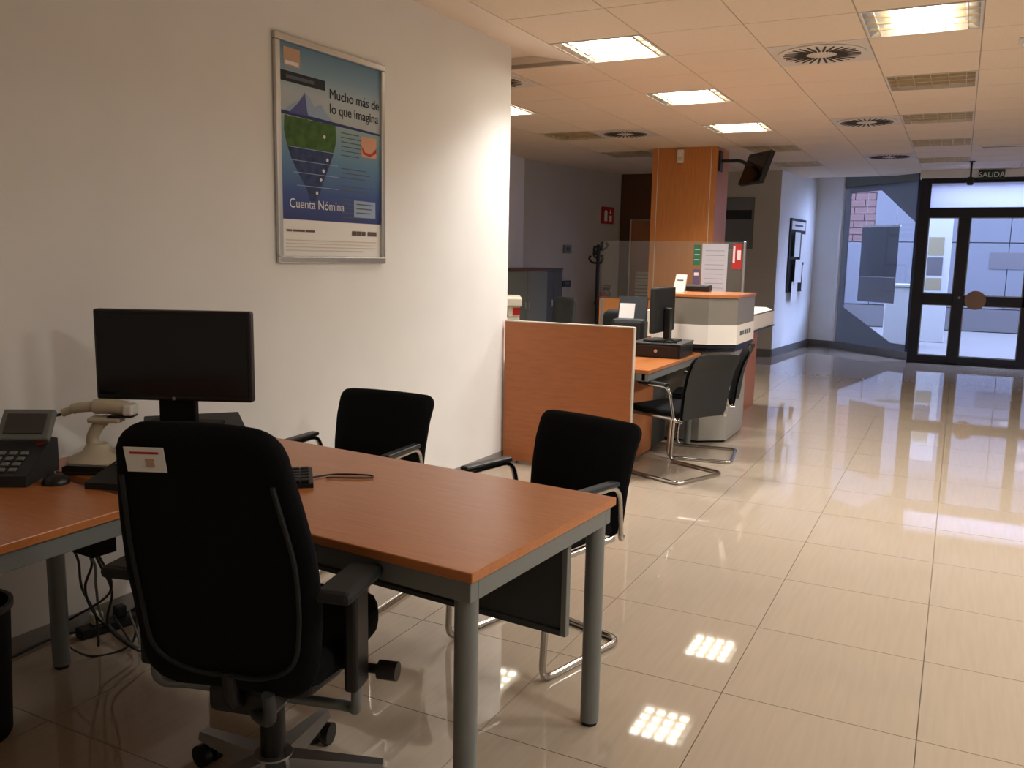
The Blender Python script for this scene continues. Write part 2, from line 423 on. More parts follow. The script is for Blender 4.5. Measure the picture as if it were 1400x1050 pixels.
# ------------------------------------------------------------------ ceiling fixtures
def light_fixture(lit, cool=False, spread=122):
    t = thing('ceiling_light', 'square louvred ceiling light', 'light', group='recessed ceiling lights')
    f = MB()
    for a in (-1, 1):
        f.box(min(a * 0.297, a * 0.283), max(a * 0.297, a * 0.283), -0.297, 0.297, CZ - 0.003, CZ + 0.07)
        f.box(-0.283, 0.283, min(a * 0.297, a * 0.283), max(a * 0.297, a * 0.283), CZ - 0.003, CZ + 0.07)
    f.build('frame', 'ceiling_metal', t)
    MB().box(-0.283, 0.283, -0.283, 0.283, CZ + 0.062, CZ + 0.07).build('tray', 'lamp_tray', t)
    if lit:
        for k in range(4):
            y = -0.2125 + k * 0.1417
            for q in range(4):
                if k == 0 and q == 0: tb0 = tb_ = MB().box(-0.0366, 0.0366, -0.038, 0.038, CZ + 0.016, CZ + 0.022).build('tube', 'tube_light_cool' if cool else 'tube_light', t)
                else:
                    tb_ = tb0.copy(); C.objects.link(tb_); tb_.parent = t
                tb_.location = ((-0.111 + q * 0.074) if cool else (-0.1699 + q * 0.1132), y, 0)
        for a in (-1, 1):
            MB().prism_ax([(a * 0.283, CZ + 0.002), (a * 0.283, CZ + 0.05), (a * 0.212, CZ + 0.05)], -0.283, 0.283, 'y').build('reflector', 'alu', t)
    d = 0.012 if lit else 0.045
    for k in range(5):
        p = -0.283 + 0.1132 * (k + 0.5)
        MB().box(p - 0.0015, p + 0.0015, -0.283, 0.283, CZ + 0.001, CZ + 0.001 + d).build('louvre_blade', 'blade', t)
    for k in range(3):
        p = -0.1417 + 0.1417 * k
        MB().box(-0.283, 0.283, p - 0.006, p + 0.006, CZ + 0.0005, CZ + 0.001 + d).build('louvre_blade', 'blade', t)
    if lit:
        la = bpy.data.lights.new('fixture_lamp', 'AREA'); la.shape = 'SQUARE'; la.size = 0.42; la.energy = LAMP_W * (1.45 if spread > 150 else 1.0)
        la.color = (1.0, 0.97, 0.97) if cool else LAMP_COL; la.spread = math.radians(spread)
        lo = bpy.data.objects.new('fixture_lamp', la); C.objects.link(lo); lo.parent = t; lo.location = (0, 0, CZ - 0.006)
    return t
def cell(i, j): return (i * 0.6 + 0.3, CY0 + j * 0.6 + 0.3, 0)
lab_on = {(-4, 0): 'lit ceiling light beside the plaster border, large at the top of the photo',
          (-1, 0): 'lit ceiling light nearest the top right, with silver side reflectors',
          (-4, 3): 'lit ceiling light second in the row above the visitor desks',
          (-4, 6): 'lit ceiling light just in front of the wood pillar',
          (2, 0): 'fill ceiling light added out of view on the right to brighten the room, level with the wall end', (2, 3): 'fill ceiling light added out of view on the right to brighten the room, level with the kiosk',
          (2, -3): 'fill ceiling light added out of view on the right to brighten the room, beside the camera', (2, -6): 'fill ceiling light added out of view on the right to brighten the room, behind the camera',
          (-7, 3): 'lit ceiling light half hidden behind the white wall end'}
lab_off = {(-1, 3): 'unlit louvred ceiling light right behind the bright right-hand one',
           (-1, 6): 'unlit louvred ceiling light third in the right-hand row toward the door',
           (-1, 9): 'unlit louvred ceiling light fourth in the right-hand row toward the door',
           (-1, 12): 'unlit louvred ceiling light closest to the exit sign',
           (-7, 6): 'unlit louvred ceiling light beside the round vent left of the pillar',
           (-7, 9): 'unlit louvred ceiling light touching the pillar top on its left',
           (-4, 9): 'unlit louvred ceiling light above the hanging television',
           (-4, 12): 'unlit louvred ceiling light behind the television, near the pale side wall'}
proto_on = light_fixture(True); proto_cool = light_fixture(True, True); proto_off = light_fixture(False); proto_fill = light_fixture(True, False, 165); u3 = False
u1 = u2 = False
for k in lights_on:
    if k == (-1, 0): proto_cool.location = cell(*k); proto_cool['label'] = lab_on[k]; continue
    if k[0] == 2:  # unseen fixtures added on the right to brighten the left wall and foreground
        if not u3: proto_fill.location = cell(*k); proto_fill['label'] = lab_on[k]; u3 = True
        else: dup(proto_fill, cell(*k), 0, lab_on[k])
        continue
    if not u1: proto_on.location = cell(*k); proto_on['label'] = lab_on[k]; u1 = True
    else: dup(proto_on, cell(*k), 0, lab_on[k])
for k in lights_off:
    if not u2: proto_off.location = cell(*k); proto_off['label'] = lab_off[k]; u2 = True
    else: dup(proto_off, cell(*k), 0, lab_off[k])

def vent():
    t = thing('ceiling_vent', 'round swirl air vent', 'vent', group='round swirl air vents in the ceiling')
    MB().box(-0.296, 0.296, -0.296, 0.296, CZ - 0.001, CZ + 0.01).build('panel', 'ceiling_metal', t)
    b = MB().lathe([(0.268, 0), (0.27, -0.006), (0.255, -0.008), (0.075, -0.004), (0.06, -0.012), (0, -0.014)], (0, 0, CZ - 0.001), 40).build('diffuser_disc', 'ceiling_metal', t)
    s0 = None
    for k in range(28):
        a = 2 * PI * k / 28
        if s0 is None:
            s0 = MB().box(0.095, 0.235, -0.006, 0.006, CZ - 0.0115, CZ - 0.004).build('slot', 'vent_dark', t); o = s0
        else:
            o = s0.copy(); C.objects.link(o); o.parent = t
        o.rotation_euler = (0, 0, a)
    return t
vl = {(-2, 1): 'round swirl air vent large in the ceiling beside the bright right-hand light', (-2, 6): 'round swirl air vent in the middle of the ceiling, second toward the door',
      (-2, 11): 'round swirl air vent farthest away, near the entrance', (-6, 1): 'round swirl air vent partly hidden by the white wall end', (-6, 6): 'round swirl air vent left of the wood pillar'}
vp = vent(); f_ = True
for k in vents:
    if f_: vp.location = cell(*k); vp['label'] = vl[k]; f_ = False
    else: dup(vp, cell(*k), 0, vl[k])

# small things on the ceiling at the right
t = thing('ceiling_camera', 'small black camera hanging on a stem below the ceiling', 'camera', (0.02, 12.9, CZ))
MB().cyl((0, 0, 0), (0, 0, -0.012), 0.04).build('base', 'black', t)
MB().cyl((0, 0, 0), (0, 0, -0.2), 0.012).build('stem', 'black', t)
MB().box(-0.04, 0.04, -0.08, 0.06, -0.30, -0.2, 0.02).build('housing', 'black', t)
t = thing('smoke_detector', 'small white box fixed to the ceiling at the right edge', 'detector', (0.27, 6.1, CZ))
MB().box(-0.075, 0.075, -0.06, 0.06, -0.02, 0, 0.006).build('base', 'white', t)
MB().box(-0.06, 0.06, -0.045, 0.045, -0.032, -0.018, 0.006).build('cap', 'white', t)
t = thing('ceiling_grille', 'slim white slot grille in the ceiling near the entrance', 'grille', (0.35, 11.3, CZ))
MB().box(-0.28, 0.28, -0.06, 0.06, -0.012, 0, 0.003).build('frame', 'white', t)
for k in (-0.025, 0.02): MB().box(-0.25, 0.25, k, k + 0.012, -0.014, -0.01).build('slot', 'vent_dark', t)

# ------------------------------------------------------------------ entrance door, window
d1 = root('door_1', (0, 14.0, 0))
def fr(name, *a): return box(*a, 0.004).build(name, 'frame_dark', d1)
fr('jamb', -0.60, -0.46, 0, 0.12, 0, 2.65); fr('jamb', 1.62, 1.75, 0, 0.12, 0, 2.65)
fr('head', -0.46, 1.62, 0, 0.12, 2.58, 2.65); fr('transom_bar', -0.46, 1.62, 0, 0.12, 2.10, 2.24)
fr('mullion', -0.07, 0.075, 0, 0.12, 0, 2.10); fr('threshold', -0.46, 1.62, 0, 0.12, 0, 0.035)
fr('bottom_rail', -0.46, -0.07, 0.02, 0.1, 0.035, 0.12); fr('mid_rail', -0.46, -0.07, 0.02, 0.1, 0.86, 1.02)
fr('bottom_rail', 0.075, 1.62, 0.02, 0.1, 0.035, 0.12); fr('mid_rail', 0.075, 1.62, 0.02, 0.1, 0.86, 1.0)
fr('meeting_stile', 0.80, 0.92, 0.02, 0.1, 0.12, 2.10)
for x0, x1 in ((-0.46, -0.07), (0.075, 0.8), (0.92, 1.62)):
    for z0, z1 in ((0.12, 0.86), (1.02 if x0 < 0 else 1.0, 2.10)):
        box(x0, x1, 0.056, 0.062, z0, z1).build('pane', 'glass', d1)
        gk = MB()
        for a in (x0, x1 - 0.012): gk.box(a, a + 0.012, 0.045, 0.056, z0, z1)
        for a in (z0, z1 - 0.012): gk.box(x0 + 0.012, x1 - 0.012, 0.045, 0.056, a, a + 0.012)
        gk.build('bead', 'satin', d1)
box(-0.46, 1.62, 0.05, 0.06, 2.24, 2.58).build('pane', 'frost', d1)
MB().cyl((0.225, 0.018, 0.94), (0.225, -0.012, 0.94), 0.135, seg=40).build('push_disc', 'disc_tan', d1)
MB().cyl((0.02, 0.0, 0.97), (0.02, -0.012, 0.97), 0.018).build('lock', 'satin', d1)
# exit sign
t = thing('exit_sign', 'small dark green exit sign reading SALIDA above the entrance door', 'sign', (0.28, 13.99, 2.69))
MB().box(-0.16, 0.16, -0.02, 0.008, -0.07, 0.06, 0.004).build('plate', 'green_sign', t)
text_mesh('lettering', 'SALIDA', 0.098, 'white', t, (0, -0.0215, -0.04), (PI / 2, 0, 0), 'CENTER')

P0 = Vector((-1.85, 15.5)); P1 = Vector((-0.60, 14.28)); WL = (P1 - P0).length; wang = math.atan2(P1.y - P0.y, P1.x - P0.x)
w1 = root('window_1', (P0.x, P0.y, 0), wang)
def wf(name, m, *a): return box(*a).build(name, m, w1)
wf('sill', 'skirt', 0, WL, -0.02, 0.14, 0, 0.12)
wf('frame_post', 'wall', 0, 0.05, 0, 0.1, 0.12, 2.9); wf('frame_post', 'frame_dark', WL - 0.07, WL, 0, 0.12, 0.12, 2.9)
wf('frame_head', 'cab_grey', 0.05, WL - 0.07, 0.02, 0.1, 2.66, 2.9)
wf('pane', 'glass', 0.05, WL - 0.07, 0.05, 0.058, 0.12, 2.66)
def film(poly): MB().prism_ax(poly, 0.044, 0.049, 'y').build('film', 'film', w1)
R_ = WL - 0.07
film([(0.05, 2.56), (R_, 2.56), (R_, 2.66), (0.05, 2.66)]); film([(0.88, 2.56), (R_, 2.02), (R_, 2.56)])
film([(0.05, 0.12), (R_, 0.12), (R_, 0.22), (0.05, 0.22)]); film([(0.05, 0.22), (1.32, 0.22), (0.05, 0.76)])
film([(0.05, 0.76), (0.2, 0.70), (0.2, 2.56), (0.05, 2.56)])
ps = thing('window_poster', 'grey backs of posters hung inside the corner window', 'poster', (P0.x, P0.y, 0), wang)
MB().box(0.42, 1.24, 0.12, 0.126, 1.22, 2.0).build('sheet', 'poster_back', ps)
MB().box(0.42, 1.24, 0.12, 0.126, 0.82, 1.215).build('lower_sheet', 'poster_back_low', ps)
MB().box(0.40, 1.26, 0.116, 0.13, 2.0, 2.03).build('clip_rail', 'white', ps)
MB().tube([(0.5, 0.123, 2.03), (0.5, 0.123, 2.9)], 0.003, 6).build('hanging_wire', 'satin', ps); MB().tube([(1.16, 0.123, 2.03), (1.16, 0.123, 2.9)], 0.003, 6).build('hanging_wire', 'satin', ps)

# ------------------------------------------------------------------ outside
struct('ground_outside', MB().prism([(-30, 15.7), (-1.85, 15.7), (-0.55, 14.2), (30, 14.2), (30, 40), (-30, 40)], -0.3, -0.02), 'pavement')
fac = thing('building', 'pale panelled building front across the street behind the entrance door', 'building', (0, 21.5, 0))
MB().box(-9, 9, 0.06, 0.6, -0.02, 7).build('wall', 'facade_joint', fac)
p0 = None
for i in range(-6, 10):
    for z0, z1 in ((0.5, 1.9), (1.92, 3.3)):
        if i < -2 and z0 > 1.5: continue
        o = box(i * 0.9, i * 0.9 + 0.885, -0.015, 0.06, z0, z1).build('panel', 'facade', fac)
for i in range(-10, -2):
    for k in range(9):
        for h in range(2):
            x = i * 0.9 + h * 0.45 + (0.22 if k % 2 else 0)
            box(x, x + 0.435, 0.0, 0.06, 1.92 + k * 0.155, 1.92 + k * 0.155 + 0.14).build('brick', 'brick', fac)
MB().box(-9, 9, -0.03, 0.06, 0, 0.48).build('plinth', 'plaque', fac)
MB().box(0.55, 1.25, -0.03, 0.0, 1.35, 1.7).build('plaque', 'plaque', fac)
t = thing('notice_pillar', 'narrow white street pillar with yellowish notices behind the door side pane', 'pillar', (-0.43, 18.2, -0.02))
MB().box(-0.25, 0.25, -0.15, 0.15, 0, 2.3, 0.01).build('body', 'out_white', t)
for z0, z1, m in ((1.62, 1.95, 'yellow_sign'), (1.25, 1.58, 'plaque'), (0.98, 1.2, 'yellow_sign')): MB().box(-0.13, 0.13, -0.16, -0.15, z0, z1).build('notice', m, t)
t = thing('street_box', 'white street box standing outside the corner window', 'street box', (-0.93, 17.0, -0.02))
MB().box(-0.22, 0.22, -0.2, 0.2, 0, 1.05, 0.02).build('body', 'out_white', t); MB().box(-0.25, 0.25, -0.23, 0.23, 1.05, 1.1, 0.01).build('lid', 'out_white', t)

# ------------------------------------------------------------------ back area: pillar, door, cabinets
PX0, PX1, PY = -3.42, -2.64, 10.36
t = thing('pillar', 'square column clad in orange wood veneer with pale edge strips', 'pillar', ((PX0 + PX1) / 2, PY + 0.3, 0))
hw = (PX1 - PX0) / 2
MB().box(-hw + 0.02, hw - 0.02, -0.28, 0.28, 0, CZ).build('core', 'wood_dark', t)
MB().box(-hw + 0.07, hw - 0.07, -0.30, -0.28, 0, CZ - 0.002).build('veneer_panel', 'wood_v', t)
for s in (-1, 1):
    MB().box(min(s * hw, s * (hw - 0.062)), max(s * hw, s * (hw - 0.062)), -0.30, -0.24, 0, CZ - 0.002).build('corner_strip', 'wood_v', t)
    MB().box(min(s * (hw - 0.062), s * (hw - 0.07)), max(s * (hw - 0.062), s * (hw - 0.07)), -0.302, -0.28, 0, CZ - 0.002).build('edge_bead', 'pale_edge', t)
    MB().box(min(s * hw, s * (hw - 0.02)), max(s * hw, s * (hw - 0.02)), -0.24, 0.28, 0, CZ - 0.002).build('side_panel', 'wood_v', t)
t = thing('wall_sensor', 'small white box near the top of the wood pillar', 'sensor', (-3.07, PY - 0.0, 2.65))
MB().box(-0.035, 0.035, -0.06, 0, -0.07, 0.08, 0.006).build('housing', 'white', t); MB().box(-0.025, 0.025, -0.064, -0.06, -0.05, 0.0).build('lens', 'cream', t)

tv = thing('television', 'black flat television tilted down on a bracket beside the pillar', 'television', (-2.2, 10.45, 2.50))
rt = Matrix.Rotation(math.radians(-50), 4, 'Z') @ Matrix.Rotation(math.radians(-20), 4, 'X')
rm = rt.to_3x3()
MB().box(-0.26, 0.26, -0.03, 0.03, -0.19, 0.19, 0.01, rm).build('housing', 'black', tv)
b = MB(); b.box(-0.24, 0.24, -0.002, 0.002, -0.17, 0.17, 0, rm); o = b.build('screen', 'screen', tv); o.location = rm @ Vector((0, -0.031, 0))
b = MB().tube(fillet([(-0.42, 0.05, 0.10), (-0.2, 0.05, 0.10), rm @ Vector((0, 0.04, 0))], 0.05), 0.02); b.build('bracket_arm', 'black', tv)
MB().box(-0.438, -0.418, -0.02, 0.12, -0.02, 0.22, 0.004).build('wall_plate', 'black', tv)

fp = thing('framed_poster', 'dark framed poster on the grey wall behind the pillar', 'poster', (-3.05, 13.39, 1.99))
MB().box(-0.32, 0.24, -0.02, 0.005, -0.38, 0.38, 0.004).build('frame', 'cab_grey', fp)
MB().box(-0.29, 0.21, -0.024, -0.019, -0.35, 0.35).build('print', 'poster_back', fp)
MB().box(-0.29, 0.21, -0.026, -0.0235, 0.06, 0.2).build('print_band', 'teal_dark', fp)
# wood door and panelling
d2o = root('door_2', (0, 13.4, 0))
MB().box(-4.92, -4.30, -0.03, 0, 2.06, CZ).build('overpanel', 'wood_dark', d2o); MB().box(-4.92, -4.74, -0.03, 0, 0, 2.06).build('jamb_panel', 'wood_dark', d2o)
MB().box(-4.72, -3.95, -0.05, -0.01, 0, 2.03, 0.004).build('leaf', 'wood_door', d2o); MB().box(-4.74, -4.72, -0.06, 0, 0, 2.06).build('edge_strip', 'pale_edge', d2o)
MB().box(-3.95, -3.75, -0.03, 0, 0, CZ).build('jamb_panel', 'wood_dark', d2o)
for k in range(9): MB().box(-4.62, -4.05, -0.058, -0.05, 0.75 + k * 0.055, 0.79 + k * 0.055).build('vent_slat', 'pale_edge', d2o)
MB().cyl((-4.05, -0.05, 1.02), (-4.05, -0.1, 1.02), 0.014).build('handle', 'satin', d2o)

# service wall items (wall direction)
sa = math.atan2(13.4 - 10.85, -4.92 + 5.46) - PI / 2
def sw(y): return (-5.46 + (y - 10.85) / 2.55 * 0.54, y)
x, y = sw(13.0)
t = thing('fire_sign', 'square red fire extinguisher sign on the grey service wall', 'sign', (x + 0.006, y, 2.10), sa)
MB().box(0, 0.012, -0.17, 0.17, -0.13, 0.13).build('plate', 'red_sign', t)
MB().prism_ax([(-0.10, -0.09), (-0.02, -0.09), (-0.02, 0.05), (-0.04, 0.08), (-0.08, 0.08), (-0.10, 0.05)], 0.012, 0.014, 'x').build('pictogram', 'white', t)
MB().prism_ax([(0.03, -0.09), (0.11, -0.09), (0.11, 0.0), (0.03, 0.0)], 0.012, 0.014, 'x').build('pictogram', 'white', t)
MB().prism_ax([(0.04, 0.03), (0.10, 0.03), (0.07, 0.10)], 0.012, 0.014, 'x').build('pictogram', 'white', t)
x, y = sw(11.95)
t = thing('thermostat', 'small grey control box on the service wall above the socket', 'control box', (x + 0.005, y, 1.56), sa)
MB().box(0, 0.03, -0.09, 0.09, -0.06, 0.06, 0.005).build('housing', 'cab_grey', t); MB().box(0.03, 0.033, -0.05, 0.05, -0.03, 0.03).build('display', 'cab_dark', t)
t = thing('wall_socket', 'dark socket box on the service wall beside the cabinets', 'socket', (x + 0.005, y, 1.05), sa)
MB().box(0, 0.025, -0.10, 0.10, -0.045, 0.045, 0.005).build('plate', 'black', t); MB().box(0.025, 0.03, -0.06, 0.06, -0.025, 0.025).build('insert', 'cab_dark', t)
t = thing('fire_extinguisher', 'red fire extinguisher hanging on the service wall behind the coat stand', 'fire extinguisher', (-4.86, 12.6, 0.42), 0)
MB().lathe([(0, 0), (0.075, 0.0), (0.08, 0.02), (0.08, 0.42), (0.05, 0.49), (0.02, 0.51), (0.02, 0.54)]).build('body', 'red', t)
MB().box(-0.02, 0.10, -0.015, 0.015, 0.54, 0.57, 0.004).box(-0.02, 0.12, -0.012, 0.012, 0.59, 0.605, 0.003).build('lever', 'black', t)
MB().tube(spline([(0.02, 0, 0.55), (0.11, -0.05, 0.5), (0.12, -0.06, 0.35), (0.10, -0.04, 0.2)]), 0.011).build('hose', 'black', t)
MB().box(-0.14, -0.07, -0.04, 0.04, 0.30, 0.36).build('bracket', 'black', t)

# metal cupboards
def cupboard(name, label, loc, rz, w, d, h, m, top):
    t = thing(name, label, 'cabinet', loc, rz, 'grey metal cupboards')
    MB().box(-w / 2, w / 2, -d / 2 + 0.02, d / 2, 0, h, 0.004).build('body', m, t)
    MB().box(-w / 2 - 0.005, w / 2 + 0.005, -d / 2, d / 2, h, h + 0.025, 0.003).build('top', top, t)
    for s in (-1, 1):
        dr = MB().box(min(s * 0.004, s * (w / 2 - 0.01)), max(s * 0.004, s * (w / 2 - 0.01)), -d / 2, -d / 2 + 0.02, 0.06, h - 0.01, 0.003).build('door', m, t)
        MB().box(s * 0.05 - 0.012, s * 0.05 + 0.012, -d / 2 - 0.012, -d / 2, h * 0.62, h * 0.62 + 0.09, 0.004).build('handle', 'alu', dr)
    return t
cupboard('cupboard', 'grey metal cupboard with wood top standing beside the copier', (-5.0, 9.75, 0), PI / 2 - 0.02, 1.15, 0.45, 1.27, 'cab_grey', 'wood_dark')
cupboard('cupboard', 'dark grey metal cupboard with side turned toward the coat stand', (-5.02, 10.62, 0), PI / 2 - 0.02, 0.56, 0.42, 1.27, 'cab_dark', 'cab_dark')
t = thing('copier', 'cream office copier with red sticker behind the white wall end', 'copier', (-4.27, 7.8, 0), 0.5)
MB().box(-0.32, 0.32, -0.3, 0.3, 0.05, 0.85, 0.015).build('body', 'cream', t); MB().box(-0.34, 0.34, -0.32, 0.3, 0.95, 1.04, 0.015).build('lid', 'cream', t)
MB().box(-0.32, 0.32, -0.1, 0.3, 0.85, 0.95, 0.01).build('scanner_neck', 'cream', t); MB().box(-0.28, 0.2, -0.3, -0.12, 0.853, 0.86).build('output_tray', 'black', t)
MB().box(0.2, 0.32, -0.304, -0.1, 0.85, 0.96, 0.005).build('control_pod', 'cream', t); MB().box(0.25, 0.32, -0.308, -0.304, 0.87, 0.94).build('sticker', 'red', t)
for k in range(3): MB().box(-0.3, 0.3, -0.305, -0.3, 0.15 + k * 0.21, 0.34 + k * 0.21, 0.003).build('paper_drawer', 'beige_plastic', t)

# coat stand
t = thing('coat_stand', 'black coat stand with curled hooks in front of the service wall', 'coat stand', (-4.42, 11.2, 0))
MB().lathe([(0, 0), (0.19, 0), (0.19, 0.02), (0.04, 0.04), (0.03, 0.06)]).build('base', 'black', t); MB().cyl((0, 0, 0.05), (0, 0, 1.62), 0.026).build('pole', 'black', t)
for k, z in enumerate((1.58, 1.58, 1.47, 1.40, 1.52, 1.40)):
    a = k * 1.05 + 0.4; c, s = math.cos(a), math.sin(a)
    MB().tube(spline([(0, 0, z - 0.03), (0.08 * c, 0.08 * s, z - 0.02), (0.12 * c, 0.12 * s, z + 0.03), (0.10 * c, 0.10 * s, z + 0.07)]), [0.016] * 24 + [0.03]).build('hook', 'black', t)

# ------------------------------------------------------------------ teller area
t = thing('teller_counter', 'low wood teller counter with grey and white ledge behind the kiosk', 'counter', (-2.2, 8.2, 0))
MB().box(-0.3, 0.44, -0.72, 0.67, 0, 0.76, 0.003).build('body', 'wood_panel', t)
MB().prism_ax([(0.40, 0.76), (0.50, 0.79), (0.58, 0.82), (0.58, 0.955), (0.50, 0.985), (-0.3, 0.985), (-0.3, 0.76)], -0.7, 0.72, 'y').build('ledge', 'kiosk_white', t)
MB().box(0.30, 0.582, -0.701, 0.721, 0.955, 0.962).build('ledge_line', 'dark_grey', t)
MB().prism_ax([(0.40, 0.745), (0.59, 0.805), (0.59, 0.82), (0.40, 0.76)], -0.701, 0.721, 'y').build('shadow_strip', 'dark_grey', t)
MB().box(-0.3, 0.36, -0.5, 0.75, 1.0, 1.03, 0.003).build('worktop', 'wood', t)
for s in (-0.25, 0.3): MB().box(s, s + 0.03, 0.4, 0.43, 0.98, 1.0).build('shelf_support', 'grey_metal', t)

gs = thing('counter_screen', 'clear glass screen standing across the teller counter', 'screen', (0, 8.5, 0))
MB().box(-3.31, -1.865, 0, 0.008, 0.985 + 0.045, 1.62).build('pane', 'screen_glass', gs)
MB().box(-1.865, -1.845, -0.01, 0.018, 1.03, 1.625, 0.003).build('end_post', 'alu', gs)
for x in (-2.5, -2.0): MB().box(x, x + 0.05, -0.015, 0.023, 1.03, 1.06, 0.003).build('clamp', 'satin', gs)
MB().box(-3.31, -3.28, -0.01, 0.018, 0.0, 1.03, 0.003).build('end_post', 'alu', gs)
t = thing('notice_sheet', 'clear sleeve of printed sheets stuck on the counter screen', 'notice', (-2.13, 8.49, 1.36))
MB().box(-0.13, 0.12, -0.004, 0, -0.24, 0.24).build('sleeve', 'sheet_blue', t)
for k in range(9): MB().box(-0.10, 0.09, -0.0046, -0.004, 0.17 - k * 0.045, 0.176 - k * 0.045).build('print_line', 'print_line_soft', t)
t = thing('green_notice', 'narrow green notice strip on the counter screen', 'notice', (-2.31, 8.49, 1.49)); MB().box(-0.035, 0.035, -0.004, 0, -0.10, 0.10).build('card', 'label_green', t)
for k in range(3): MB().box(-0.025, 0.025, -0.0046, -0.004, 0.05 - k * 0.05, 0.057 - k * 0.05).build('print_line', 'print_white', t)
t = thing('violet_notice', 'narrow violet notice strip below the green one on the screen', 'notice', (-2.31, 8.49, 1.26)); MB().box(-0.035, 0.035, -0.004, 0, -0.09, 0.09).build('card', 'label_violet', t)
MB().box(-0.022, 0.022, -0.0046, -0.004, 0.03, 0.06).build('print_line', 'print_white', t)
t = thing('red_sticker', 'red and white sticker at the right end of the counter screen', 'sticker', (-1.915, 8.49, 1.48))
MB().box(-0.05, 0.04, -0.004, 0, -0.12, 0.12).build('backing', 'print_red', t); MB().box(-0.045, -0.025, -0.005, -0.004, -0.06, 0.10).build('white_mark', 'print_white', t); MB().box(-0.005, 0.03, -0.005, -0.004, -0.03, 0.06).build('white_mark', 'print_white', t)

# orange low partition, behind the teller place
t = thing('low_partition', 'bright orange low wood partition behind the teller chair', 'partition', (-3.3, 9.2, 0))
MB().box(-0.30, 0.40, 0, 0.03, 0.05, 1.0, 0.002).build('panel', 'wood_v', t); MB().box(-0.305, 0.405, -0.004, 0.034, 1.0, 1.012).build('cap', 'wood_dark', t)
for s in (-0.28, 0.36): MB().box(s, s + 0.03, -0.1, 0.13, 0, 0.05).build('foot', 'grey_metal', t)

# kiosk (octagonal grey reception column)
kx = [(-2.15, 6.70), (-1.745, 6.70), (-1.555, 6.84), (-1.555, 7.42), (-2.15, 7.42)]
def inset(p, d): return [(-2.15 if a < -2.1 else a + d, (7.42 if b > 7.4 else b - d)) for a, b in p]
t = thing('reception_kiosk', 'grey chamfered reception kiosk with white band and wood top', 'kiosk', (0, 0, 0))
MB().prism(kx, 0.02, 0.735, 0.003).build('lower_body', 'kiosk_lower', t); MB().prism(inset(kx, 0.03), 0.735, 0.765).build('dark_groove', 'frame_dark', t)
MB().prism(inset(kx, 0.045), 0.765, 0.795).build('dark_groove', 'frame_dark', t)
MB().prism(inset(kx, 0.05), 0.795, 0.945).build('white_band', 'kiosk_white', t); MB().prism(inset(kx, 0.045), 0.945, 1.155, 0.002).build('upper_body', 'kiosk_grey', t)
MB().prism(inset(kx, 0.055), 1.155, 1.18, 0.004).build('top', 'wood', t); MB().prism(inset(kx, -0.03), 0, 0.02).build('plinth', 'rubber', t)
for k, (a, b) in enumerate(((6.86, 6.93), (6.945, 7.0), (7.02, 7.09), (7.105, 7.16), (7.18, 7.25))):
    MB().box(-1.506, -1.5035, a + 0.04, b + 0.035, 0.86, 0.895).build('letter_mark', 'ink_soft', t)
t = thing('card_holder', 'small white card stand on the kiosk top', 'card stand', (-2.05, 7.05, 1.18), -0.2)
MB().prism_ax([(-0.03, 0), (0.04, 0), (0.04, 0.006), (-0.005, 0.006), (0.03, 0.14), (0.024, 0.142)], -0.05, 0.05, 'x').build('stand', 'white', t)
MB().box(-0.03, 0.03, -0.004, -0.002, 0.09, 0.10).build('print_line', 'ink_soft', t)
t = thing('receipt_printer', 'flat black receipt printer on the kiosk top', 'printer', (-2.0, 7.3, 1.18), 0.1)
MB().box(-0.14, 0.14, -0.09, 0.09, 0, 0.055, 0.012).build('body', 'black', t); MB().box(-0.11, 0.11, -0.06, -0.04, 0.055, 0.058).build('paper_slot', 'cab_grey', t)

# ------------------------------------------------------------------ second workplace
t = thing('partition_panel', 'tall wood partition panel with pale edge closing the second desk', 'partition', (-2.3, 5.35, 0))
MB().box(-0.48, 0.455, -0.014, 0.014, 0.02, 1.0).build('panel', 'wood_panel', t)
MB().box(0.455, 0.463, -0.016, 0.016, 0.02, 1.005).build('edge_strip', 'pale_edge', t); MB().box(-0.48, 0.455, -0.016, 0.016, 1.0, 1.008).build('edge_strip', 'pale_edge', t)
for s in (-0.42, 0.38): MB().box(s, s + 0.04, -0.014, 0.014, 0, 0.02).build('foot', 'grey_metal', t)
t = thing('desk', 'wood desk behind the tall partition carrying the cash drawer', 'desk', (-2.27, 6.03, 0))
MB().box(-0.53, 0.53, -0.655, 0.62, 0.705, 0.73, 0.003).build('top', 'wood', t)
MB().box(0.535 - 0.06, 0.522, -0.65, 0.6, 0.655, 0.705, 0.003).build('beam', 'grey_metal', t); MB().box(-0.50, 0.5, -0.65, -0.61, 0.655, 0.705).build('beam', 'grey_metal', t)
for sx_, sy_ in ((-0.47, 0.55), (-0.47, -0.6), (0.47, 0.55), (0.30, -0.6)): MB().cyl((sx_, sy_, 0), (sx_, sy_, 0.66), 0.028).build('leg', 'grey_metal', t)
MB().box(0.27, 0.29, -0.64, 0.2, 0.02, 0.62).build('modesty_panel', 'wood_panel', t); MB().box(0.1, 0.28, 0.2, 0.58, 0.02, 0.66, 0.004).build('pedestal', 'cab_dark', t)
t = thing('cash_drawer', 'wide black cash drawer on the second desk', 'cash drawer', (-1.94, 6.30, 0.73), 0.05)
MB().box(-0.18, 0.18, -0.21, 0.21, 0, 0.10, 0.005).build('housing', 'black', t); MB().box(-0.185, 0.185, -0.214, 0.214, 0.10, 0.108, 0.003).build('lid', 'dark_grey', t)
MB().box(-0.165, 0.165, -0.217, -0.21, 0.012, 0.09, 0.003).build('drawer_front', 'black', t); MB().cyl((0, -0.222, 0.052), (0, -0.216, 0.052), 0.012).build('lock', 'alu', t)
